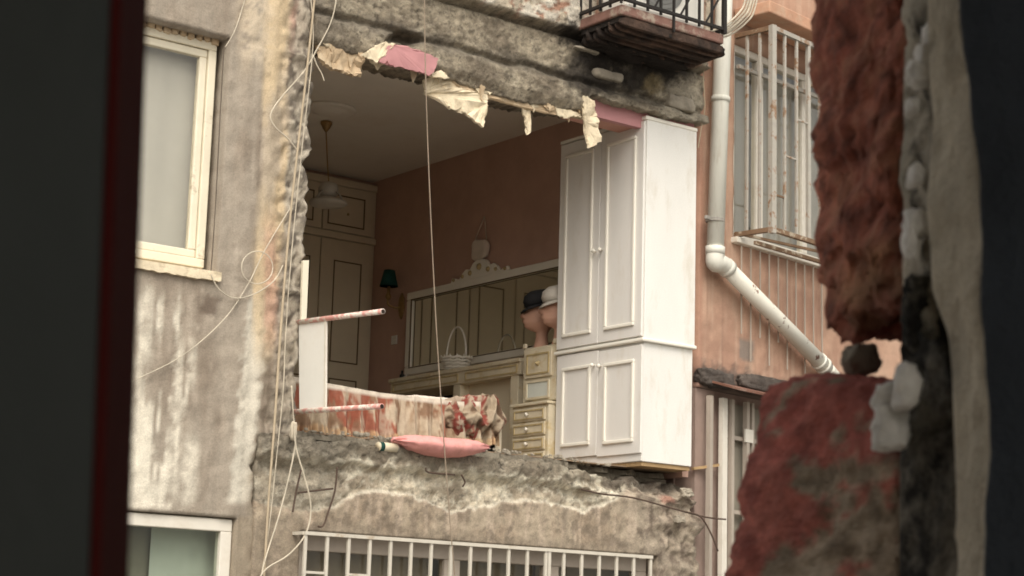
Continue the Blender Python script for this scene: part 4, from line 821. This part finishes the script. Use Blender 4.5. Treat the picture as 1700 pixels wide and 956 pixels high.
# coil of hoses beside the balcony
for k in range(5):
    P = spline([at_y(a + dx, b + dy, -.45 + .02 * k) for (a, b), dx, dy in (((1180 + 3 * k, 52 + 3 * k), 0, 0), ((1205, 45), 2 * k, 4 * k - 4), ((1228, 28), 3 * k - 2, 4 * k - 6), ((1240, 5), 4 * k - 4, 3 * k), ((1244, -30), 4 * k - 4, 0), ((1215, -60), 0, -4 * k), ((1180, -40), 0, 0))], 6)
    tag(MB().tube(P, .011 if k == 2 else .008, 7).build('hose', 'cable_white', None, True), 'thickest pale hose in the coil at the balcony end' if k == 2 else 'thin pale hose looping in the coil at the balcony end', 'hose', 'hoses coiled at the balcony end')
cable([(1170, 98), (1168, 130), (1170, 180), (1164, 215), (1159, 245)], -.02, .007, 'cable_tan', 'short pinkish cable hanging between the drainpipe and the wardrobe top')

# ================================================================== PINK NEIGHBOUR BUILDING (turned ten degrees)
AB = R3(10); B0 = Vector((1.85, .10, 0)); BM = Matrix.Translation(B0) @ Matrix.Rotation(AB, 4, 'Z'); BI = BM.inverted()
def at_b(px, py, off=0.0):
    o_ = BI @ CAM; d = BI.to_3x3() @ ray(px, py); return o_ + d * ((off - o_.y) / d.y)
nb = thing('pink_building', 'salmon pink rendered neighbour building with caged window', 'building', (3.5, .4, GZ))
KX0, KX1, KZ0, KZ1 = .44, 1.95, Zr(3.20), Zr(4.80)     # window opening
def nb_col(x, z, p_):
    h = z - ZC; n1 = fbm((x * 2, 5, h * 2), 4); n2 = fbm((x * 14, 2, h * .8), 4); n3 = fbm((x * 12, 2, h * 12), 4)
    c = lerp((0.47, 0.30, 0.215), (0.38, 0.23, 0.165), sm(-.4, .5, n1 + .3 * n3)); c = lerp(c, (0.50, 0.36, 0.27), .5 * sm(.1, .5, n2))
    for xx in (.12, .30, .58, .74, .90, 1.06, 1.22, 1.4, 1.6):            # dark drip lines below the cage
        c = lerp(c, (0.27, 0.16, 0.115), .55 * sm(.016, .004, abs(x - xx - .01 * n1)) * sm(3.1, 2.9, h) * (.5 + .5 * sm(-.3, .3, n2)))
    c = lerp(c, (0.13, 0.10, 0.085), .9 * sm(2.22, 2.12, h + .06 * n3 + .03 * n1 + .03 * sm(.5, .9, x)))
    c = lerp(c, (0.22, 0.19, 0.165), .85 * sm(.11, .08, max(abs(x - .62), abs(h - 2.34) * 1.2) + .01 * n3))
    c = lerp(c, (0.38, 0.20, 0.14), .6 * sm(.05, .0, abs(x - .02)))
    return c
xs = span((0, KX0, .022), (KX0, KX1, .025), (KX1, 6, .3)); zs = span((Zr(1.98), KZ0, .02), (KZ0, KZ1, .06), (KZ1, Zr(7.5), .2))
sheet(xs, zs, lambda x, z: BM @ Vector((x, .006 * fbm((x * 7, 1, z * 7)) + .012 * fbm((x * 30, 4, z * 30), 3) * sm(Zr(2.3), Zr(2.1), z), z)), nb_col, lambda x, z: not (KX0 < x < KX1 and KZ0 < z < KZ1), BM.to_3x3() @ Vector((0, .25, 0))).build('wall', 'pinkwall', nb, True)
MB().box(0, 6, .26, 5, Zr(7.3), Zr(7.5), BM).box(5.8, 6, .26, 5, GZ, Zr(7.3), BM).box(0.0, 6, 5, 5.2, GZ, Zr(7.5), BM).build('outer_shell', 'mauve_wall', nb)
MB().box(KX0 - .02, KX1 + .1, -.35, -.01, Zr(4.96), Zr(5.06), BM).build('window_hood', 'hood_paint', nb, bevel=.01)
w4 = window('window', nb, KX0 + .005, KX1 - .005, KZ0 + .005, KZ1 - .005, .04, .06, 'window_white', 'pane', [(.86, .09), (1.50, .07)], BM)
drape(KX0 + .01, KX1 - .01, KZ0 + .01, KZ1 - .01, .15, .008, 12, 'curtain_mid', 'curtain', w4, BM, 3)
MB().box(KX0 - .03, KX1 + .05, -.06, .12, KZ0 - .045, KZ0, BM).build('sill', 'window_white', w4, bevel=.006)
# projecting cage
cg = thing('window_cage', 'rust-streaked white iron cage projecting in front of the pink building window', 'window grille', BM @ Vector((1, -.2, Zr(3.2))))
GX0, GX1, GY, GZ0, GZ1 = .46, 2.1, -.35, Zr(3.225), Zr(4.84)
def cb(a, b, w, name, mt='grille_paint'): MB().bar(BM @ Vector(a), BM @ Vector(b), w).build(name, mt, cg)
for z, nm in ((GZ0, 'bottom_rail'), (GZ1, 'top_rail')):
    cb((GX0, GY, z), (GX1, GY, z), .035, nm, 'grille_rust' if z == GZ0 else 'grille_paint'); cb((GX0, GY, z), (GX0, 0, z), .035, nm, 'grille_rust')
cb((GX0, GY, GZ0 - .03), (GX0, GY, GZ1 + .02), .045, 'corner_post')
for i in range(1, 10): cb((GX0 + i * .165, GY, GZ0), (GX0 + i * .165, GY, GZ1), .02 if i != 3 else .03, 'bar')
for i in range(1, 3): cb((GX0, GY + i * .12, GZ0), (GX0, GY + i * .12, GZ1), .02, 'bar')
for i in range(9):
    z = GZ0 + ((.28, .62, .95, 1.28, .45)[i % 5]); cb((GX0 + i * .165, GY, z), (GX0 + (i + 1) * .165, GY, z), .014, 'short_tie', 'grille_rust' if i % 3 == 0 else 'grille_paint')
cb((GX0 - .02, -.02, GZ0 + .01), (GX1, GY - .03, GZ0 - .02), .02, 'floor_rail', 'grille_rust')
for z in (4.02,): cb((GX0, -.02, GZ1 - .25), (GX1, -.02, GZ1 - .22), .03, 'back_rail')
lg = thing('lower_grille', 'row of thin bars below the iron cage reaching down the pink wall', 'window grille', BM @ Vector((1, -.1, Zr(2.3))))
for i in range(10):
    x = .50 + i * .125; a = BM @ Vector((x, -.035, Zr(3.15))); b = BM @ Vector((x + .004, -.035, Zr(2.25 if i % 2 else 2.45)))
    MB().bar(a, b, .009).build('bar', 'dull_frame', lg)
MB().bar(BM @ Vector((.42, -.22, Zr(3.13))), BM @ Vector((1.8, -.24, Zr(3.13))), .028).build('top_rail', 'grille_rust', lg)
# ground-floor strip: ledge, rusty canopy, barred door frames
MB().box(0.0, 6, .02, .25, GZ, Zr(1.975), BM).build('lower_wall', 'mauve_wall', nb)
mb = MB(); mb.hexa([BM @ Vector((x, y, z)) for z in (Zr(2.02), Zr(2.15)) for y in (-.10, .05) for x in (.46, 1.9)], 18, .05, 8, 2, .15); mb.build('broken_ledge', 'rubble', nb, True)
mb = MB(); mb.hexa([BM @ Vector((x, y, z)) for z in (Zr(2.00), Zr(2.12)) for y in (-.06, .05) for x in (-.02, .40)], 14, .04, 8, 5, .15); mb.build('broken_ledge', 'rubble', nb, True)
cn = MB(); cn.prism([BM @ Vector(v) for v in ((.08, .0, Zr(2.035)), (1.6, .0, Zr(2.02)), (1.6, -.32, Zr(1.93)), (.12, -.30, Zr(1.945)))], (0, 0, .016)); o = cn.build('metal_canopy', 'rust_sheet', None); tag(o, 'bent rusty sheet metal canopy under the broken ledge of the pink building', 'canopy')
dg = thing('barred_entrance', 'white painted barred frame below the rusty canopy', 'grille', BM @ Vector((.5, -.1, GZ)))
for x, w, y in ((.10, .035, -.04), (.27, .06, -.04), (.36, .03, -.05), (.54, .035, -.06), (.62, .03, -.05), (.85, .03, -.05), (1.1, .03, -.05)): MB().box(x - w / 2, x + w / 2, y - .02, y + .02, GZ, Zr(1.92), BM).build('upright', 'window_white' if w > .05 else 'dull_frame', dg)
for z in (1.06, 1.62): MB().box(.36, 1.1, -.045, -.025, Zr(z), Zr(z) + .03, BM).build('cross_rail', 'dull_frame', dg)
for z in (1.10, 1.66): MB().box(.50, .60, -.085, -.07, Zr(z) - .05, Zr(z) + .05, BM).build('lock_plate', 'window_white', dg)
MB().box(.40, 1.6, .005, .018, GZ, Zr(1.9), BM).build('dark_pane', 'curtain_dark', dg)
# drainpipe
dp = thing('drainpipe', 'white drainpipe with peeling paint that bends across the pink wall', 'drainpipe', BM @ Vector((.2, -.1, Zr(2.3))))
O = -.11
pA, pB, pC, pD = at_b(1207, -140, O), at_b(1187, 425, O), at_b(1372, 612, O), at_b(1420, 690, O)
r_ = .066
MB().tube([BM @ v for v in (pA, pB)], r_, 20).build('upright_pipe', 'pipe_clean', dp, True)
bend = [BM @ v for v in spline([pB + Vector((0, 0, .02)), pB + Vector((.002, 0, -.05)), pB.lerp(pC, .05) + Vector((-.012, 0, -.012)), pB.lerp(pC, .09)], 5)]
MB().tube(bend, r_ * 1.06, 20).build('elbow', 'pipe_clean', dp, True)
MB().tube([BM @ v for v in (pB.lerp(pC, .08), pC)], r_ * .96, 20).build('sloping_pipe', 'pipe_paint', dp, True)
MB().tube([BM @ v for v in spline([pC, pC.lerp(pD, .5) + Vector((.04, 0, .01)), pD], 5)], r_ * .95, 18).build('elbow', 'pipe_paint', dp, True)
def collar(a, b, t, k=1.12, l=.035): v = a.lerp(b, t); d = (b - a).normalized(); MB().tube([BM @ (v - d * l), BM @ (v + d * l)], r_ * k, 20).build('collar', 'pipe_clean', dp, True)
up0 = at_b(1195, 165, O); collar(pA, pB, (pA - up0).length / (pA - pB).length, 1.12, .02); collar(pA, pB, .985, 1.12, .03); collar(pB, pC, .10, 1.12, .025); collar(pB, pC, .93, 1.1, .012); collar(pB, pC, .97, 1.1, .012)
cl_ = at_b(1187, 366, O); mb = MB(); mb.tube([BM @ (cl_ + Vector((0, 0, -.012))), BM @ (cl_ + Vector((0, 0, .012)))], r_ * 1.1, 20); mb.bar(BM @ (cl_ + Vector((-.14, -.02, 0))), BM @ (cl_ + Vector((-.05, 0, 0))), .025); mb.build('clamp', 'metal_grey', dp)

# ================================================================== WHITE RAILING OF THE STOREY BELOW
ra = thing('window_railing', 'white painted bar railing over the window row of the storey below', 'railing', (0, -.12, Zr(-.4)))
ta, tb_ = at_y(505, 880, -.12), at_y(1082, 929, -.12); ztop = (ta.z + tb_.z) / 2
MB().bar((ta.x, -.12, ztop), (tb_.x, -.12, ztop), .03, .022).build('top_rail', 'white_rail', ra)
MB().bar((ta.x, -.12, ztop - 1.2), (tb_.x, -.12, ztop - 1.2), .03, .022).build('bottom_rail', 'white_rail', ra)
N = 18
for i in range(N + 1):
    x = ta.x + .012 + (tb_.x - ta.x - .024) * i / N; MB().box(x - .010, x + .010, -.128, -.112, ztop - 1.19, ztop - .011).build('bar', 'white_rail', ra)
for i in (0, 2, 6): x = ta.x + (tb_.x - ta.x) * i / N; MB().box(x + .02, x + (tb_.x - ta.x) / N, -.126, -.114, ztop - .245, ztop - .23).build('tie', 'white_rail', ra)
x = ta.x + (tb_.x - ta.x) * .675; MB().box(x - .012, x + .012, -.131, -.110, ztop - 1.19, ztop - .012).build('post', 'white_rail', ra)
MB().bar((ta.x, -.12, ztop), (ta.x, .0, ztop), .02).build('wall_tie', 'white_rail', ra); MB().bar((tb_.x, -.12, ztop), (tb_.x, .0, ztop), .02).build('wall_tie', 'white_rail', ra)

# ================================================================== THE HOLE THE VIEWER LOOKS THROUGH
fwd = cw((0, 0, 1)); fwd.z = 0; fwd.normalize(); rgt = Vector((fwd.y, -fwd.x, 0))
FG = Matrix(((rgt.x, fwd.x, 0, CAM.x), (rgt.y, fwd.y, 0, CAM.y), (0, 0, 1, CAM.z), (0, 0, 0, 1)))
FGI = FG.inverted().to_3x3()
def at_v(px, py, v):
    d = FGI @ ray(px, py); return d * (v / d.y)
def fgb(mb, a, b, c, d, e, f): return mb.box(a, b, c, d, e, f, FG)
vb = thing('viewing_room', 'dark room with a ragged hole knocked through its brick wall', 'room', FG @ Vector((0, -.5, -1.5)))
V0 = .70
UR, UL, HB, HT = .19, -.80, -.60, 1.0  # hole enlarged out of view so more sky light reaches the jamb
mb = MB(); fgb(mb, -1.9, UL, V0, V0 + .035, -1.6, 1.5); mb.build('inner_wall_face', 'dark_paint', vb)
mb = MB(); fgb(mb, UL, UR, V0, V0 + .035, HT, 1.5); mb.build('inner_wall_face', 'dark_paint', vb)
mb = MB(); fgb(mb, UL, UR, V0, V0 + .035, -1.6, HB); mb.build('inner_wall_face', 'dark_paint', vb)
for a, b, c, d in ((.27, 1.9, -1.6, 1.5), (-1.9, UL - .02, -1.6, 1.5), (UL - .02, .27, HT + .02, 1.5), (UL - .02, .27, -1.6, HB - .02)):
    mb = MB(); fgb(mb, a, b, .76, 1.0, c, d); mb.build('masonry', 'brick_red', vb)
mb = MB(); fgb(mb, -1.9, -1.8, -2.2, .70, -1.6, 1.5); fgb(mb, 1.8, 1.9, -2.2, .70, -1.6, 1.5); fgb(mb, -1.8, 1.8, -2.2, -2.1, 1.25, 1.5); fgb(mb, -1.8, -.3, -2.2, -2.1, -1.6, 1.249); mb.build('room_wall', 'room_plaster', vb)  # rear wall left partly open, unseen, to let in light behind the viewer
mb = MB(); fgb(mb, -1.9, 1.9, -2.2, 1.0, 1.5, 1.65); mb.build('room_ceiling', 'room_plaster', vb)
mb = MB(); fgb(mb, -1.9, 1.9, -2.2, 1.0, -1.75, -1.6); mb.build('room_floor', 'stone_grey', vb)
mb = MB(); fgb(mb, -1.9, 1.9, -2.2, 1.0, -ZC, -1.76); fgb(mb, -1.9, 1.9, -2.2, 1.0, 1.66, 3.6); mb.build('outer_wall', 'brick_red', vb)
# torn plaster edge (pale) facing the hole
def hexv(cs): return [FG @ Vector(c) for c in cs]
FI4 = FG.inverted()
def depthwise(p):
    q = FI4 @ p; q.y *= .33; return q
def lump(cs, n, amp, fr, seed, mt, name, rnd=.1, sm_=True, lab=None, colfn=None):
    mb = MB().hexa(hexv(cs), n, amp, fr, seed, rnd, depthwise)
    if colfn: mb.c = [colfn(q) for q in mb.v]
    o = mb.build(name, mt, vb, sm_)
    if lab: o['label'] = lab
    return o
def strip(cols, v0, v1, mt, name, amp, seed, ny=90, nv=14, back=.05):
    """jamb surface: cols = (py, px at v0, px at v1); sweeps from room side (v0) to street side (v1)"""
    mb = MB()
    for j in range(ny + 1):
        py = cols[0][0] + (cols[-1][0] - cols[0][0]) * j / ny; a = poly(py, [(c[0], c[1]) for c in cols]); b = poly(py, [(c[0], c[2]) for c in cols])
        A, B = at_v(a, py, v0), at_v(b, py, v1); z = A.z
        for i in range(nv + 1):
            t = i / nv; q = A.lerp(B, t); q.z = z
            k = fbm((q.y * 40, z * 40, seed), 5); q.x += amp * k * (1 if 0 < i < nv else .12); mb.v.append(FG @ q)
        q = A.copy(); q.x += back; mb.v.append(FG @ q); q = Vector((B.x + back, B.y, z)); mb.v.append(FG @ q)
    m_ = nv + 3
    for j in range(ny):
        o0 = j * m_; o1 = o0 + m_
        order = [nv + 1] + list(range(nv + 1)) + [nv + 2]
        for a, b in zip(order, order[1:] + order[:1]): mb.f.append((o0 + a, o0 + b, o1 + b, o1 + a))
    return mb.build(name, mt, vb, True)
PE = [(-2800, 1600, 1540), (30, 1598, 1540), (150, 1614, 1548), (300, 1632, 1538), (450, 1635, 1548), (520, 1632, 1572), (600, 1642, 1580), (750, 1650, 1586), (850, 1640, 1588), (1080, 1640, 1596), (3000, 1640, 1596)]
strip(PE, V0 + .004, V0 + .045, 'edge_plaster', 'plaster_edge', .0028, 3, 520)['label'] = 'pale torn edge of the wall plaster'
strip([(510, 1560, 1498), (700, 1592, 1494), (3000, 1604, 1488)], V0 + .060, V0 + .10, 'joint_dark', 'mortar_joint', .004, 8, 260)
strip([(-2400, 1560, 1500), (40, 1556, 1500), (300, 1552, 1500), (509, 1560, 1498)], V0 + .058, V0 + .10, 'joint_mortar', 'mortar_joint', .004, 8, 320)['label'] = 'crumbling black-patched mortar joint between plaster and bricks'
mb = MB(); ny = 500                                # room face of the wall, chipped along the hole
for j in range(ny + 1):
    py = -2800 + 5800 * j / ny; q = at_v(poly(py, [(c[0], c[1]) for c in PE]), py, V0); q.x += .0006 * fbm((q.z * 60, 3, 3), 4) - .0004
    for u, v in ((q.x, V0), (q.x, V0 + .003), (q.x + .012, V0 - .002), (q.x + .05, V0), (1.9, V0), (1.9, V0 + .03)): mb.v.append(FG @ Vector((u, v + .0012 * noise.noise(Vector((u * 40, q.z * 40, 1))), q.z)))
for j in range(ny):
    for a, b in ((1, 0), (0, 2), (2, 3), (3, 4), (4, 5), (5, 1)): mb.f.append((j * 6 + a, j * 6 + b, j * 6 + 6 + b, j * 6 + 6 + a))
mb.build('inner_wall_face', 'dark_paint', vb)
mb = MB(); fgb(mb, UR + .1, 1.9, V0 + .001, V0 + .035, -1.6, -.66); fgb(mb, UR + .1, 1.9, V0 + .001, V0 + .035, .9, 1.5); mb.build('inner_wall_face', 'dark_paint', vb)
# clay bricks of the jamb
def upper_col(p):
    q = depthwise(p); n1 = fbm(q * 30, 4); n2 = fbm(q * 75 + Vector((3, 3, 3)), 4); n3 = fbm(q * 14 + Vector((9, 1, 1)), 3)
    c = lerp((.56, .205, .135), (.38, .12, .08), sm(-.3, .5, n1)); c = lerp(c, (.19, .07, .05), .8 * sm(.15, .5, n2)); c = lerp(c, (.62, .31, .20), .5 * sm(.15, .5, -n2 + .3 * n3))
    z = q.z; zb = T.z; w = sm(zb + .06, zb + .03, z + .012 * n3) * sm(.0, .3, n3 + .1); c = lerp(c, (.50, .30, .15), .7 * w); return lerp(c, (.16, .07, .05), .5 * sm(zb + .045, zb + .02, z + .01 * n1))
def lower_col(p):
    q = depthwise(p); px, py = pix(p); n1 = fbm(q * 26, 4); n2 = fbm(q * 70 + Vector((3, 3, 3)), 4); n3 = fbm(q * 11 + Vector((2, 7, 1)), 3)
    c = lerp((.60, .20, .155), (.46, .135, .105), sm(-.3, .4, n1)); c = lerp(c, (.30, .075, .06), .7 * sm(.1, .45, n2))
    edge = q.x - (t1.x + (t0.x - t1.x) * min(1, max(0, (1.0 - (FI4 @ p).y) / .2)))
    m_ = sm(-.05, .25, .8 * n1 + .25 * n3 + .3 * n2 + 1.25 * sm(t0.z - .0, t0.z - .075, q.z) * sm(.985, .88, (FI4 @ p).y) - .62)
    k = lerp((.50, .42, .31), (.33, .27, .19), sm(-.2, .4, n2)); return lerp(c, k, .93 * m_)
T = at_v(1500, 548, .80); F_ = at_v(1400, 545, .98)
lump([(.163, .795, T.z + .012), (.28, .795, T.z + .004), (.160, 1.0, F_.z - .008), (.28, 1.0, F_.z - .01), (.160, .795, T.z + .24), (.28, .795, T.z + .24), (.156, 1.0, T.z + .24), (.28, 1.0, T.z + .24)], 60, .010, 34, 11, 'brick_face', 'brick', .1, True, 'dark red broken clay brick, upper of the two at the hole edge', upper_col)
t0 = at_v(1485, 622, .80); t1 = at_v(1240, 634, 1.0); b1 = at_v(1150, 990, 1.0); b0 = at_v(1488, 990, .80)
lump([(b0.x, .80, b0.z - .04), (.28, .80, b0.z - .04), (b1.x, 1.0, b1.z - .03), (.28, 1.0, b1.z - .03), (t0.x, .80, t0.z), (.28, .80, t0.z), (t1.x, 1.0, t1.z + .004), (.28, 1.0, t1.z)], 60, .007, 30, 23, 'brick_face', 'brick', .06, True, 'red clay brick caked with grey mortar, lower of the two at the hole edge', lower_col)
for k, (z0, z1) in enumerate(((T.z + .255, T.z + .44), (T.z + .46, 1.0), (b1.z - .235, b1.z - .05), (-.60, b1.z - .25))):
    lump([(u, v, z) for z in (z0, z1) for v in (.80, 1.0) for u in (.15, .28)], 14, .010, 22, 31 + k, 'brick_red', 'brick')
s0 = at_v(1432, 598, .9); MB().hexa([FG @ (s0 + Vector((x * .0085, y * .009, z * .007 + .0005))) for z in (-1, 1) for y in (-1, 1) for x in (-1, 1)], 8, .003, 90, 4, .5).build('mortar_crumb', 'stone_grey', vb, True)
# white mortar lumps in the dark joint
for i, (a, b, sx, sz) in enumerate(((1543, 66, .0025, .007), (1534, 95, .0035, .006), (1524, 125, .005, .006), (1515, 180, .002, .003), (1520, 292, .003, .005), (1522, 375, .0055, .006), (1510, 405, .0025, .007), (1480, 712, .0075, .010), (1486, 660, .009, .005), (1505, 640, .005, .010))):
    q = at_v(a, b, .765 if a > 1500 else .785); MB().hexa([FG @ (q + Vector((x * sx, y * .008, z * sz))) for z in (-1, 1) for y in (-1, 1) for x in (-1, 1)], 10, .0022, 110, i, .55).build('mortar_lump', 'mortar_white', vb, True)
for i, (a, b, sx, sz) in enumerate(((1528, 492, .005, .008), (1545, 520, .004, .012), (1512, 530, .003, .012), (1550, 470, .003, .010))):
    q = at_v(a, b, .768); MB().hexa([FG @ (q + Vector((x * sx, y * .006, z * sz))) for z in (-1, 1) for y in (-1, 1) for x in (-1, 1)], 10, .003, 110, i + 40, .5).build('mortar_lump', 'joint_mortar' if i % 2 else 'joint_dark', vb, True)
# dark board standing at the left of the hole
ub = -.35 * (850 - 160) / FPX
bo = thing('door_leaf', 'dark painted door leaf with a maroon edge beside the hole', 'door', FG @ Vector((-.4, .36, -1.6)))
LT = FG @ Matrix.Translation((0, 0, .069)) @ Matrix.Rotation(R3(-1.9), 4, 'Y') @ Matrix.Translation((0, 0, -.069))     # the leaf hangs slightly out of true
mb = MB(); mb.box(-.80, ub - .001, .35, .374, -1.55, .5, LT); mb.build('leaf', 'board_dark', bo)
mb = MB(); mb.box(ub - .0008, ub + .0012, .351, .377, -1.55, .5, LT); mb.build('edge_strip', 'board_maroon', bo)
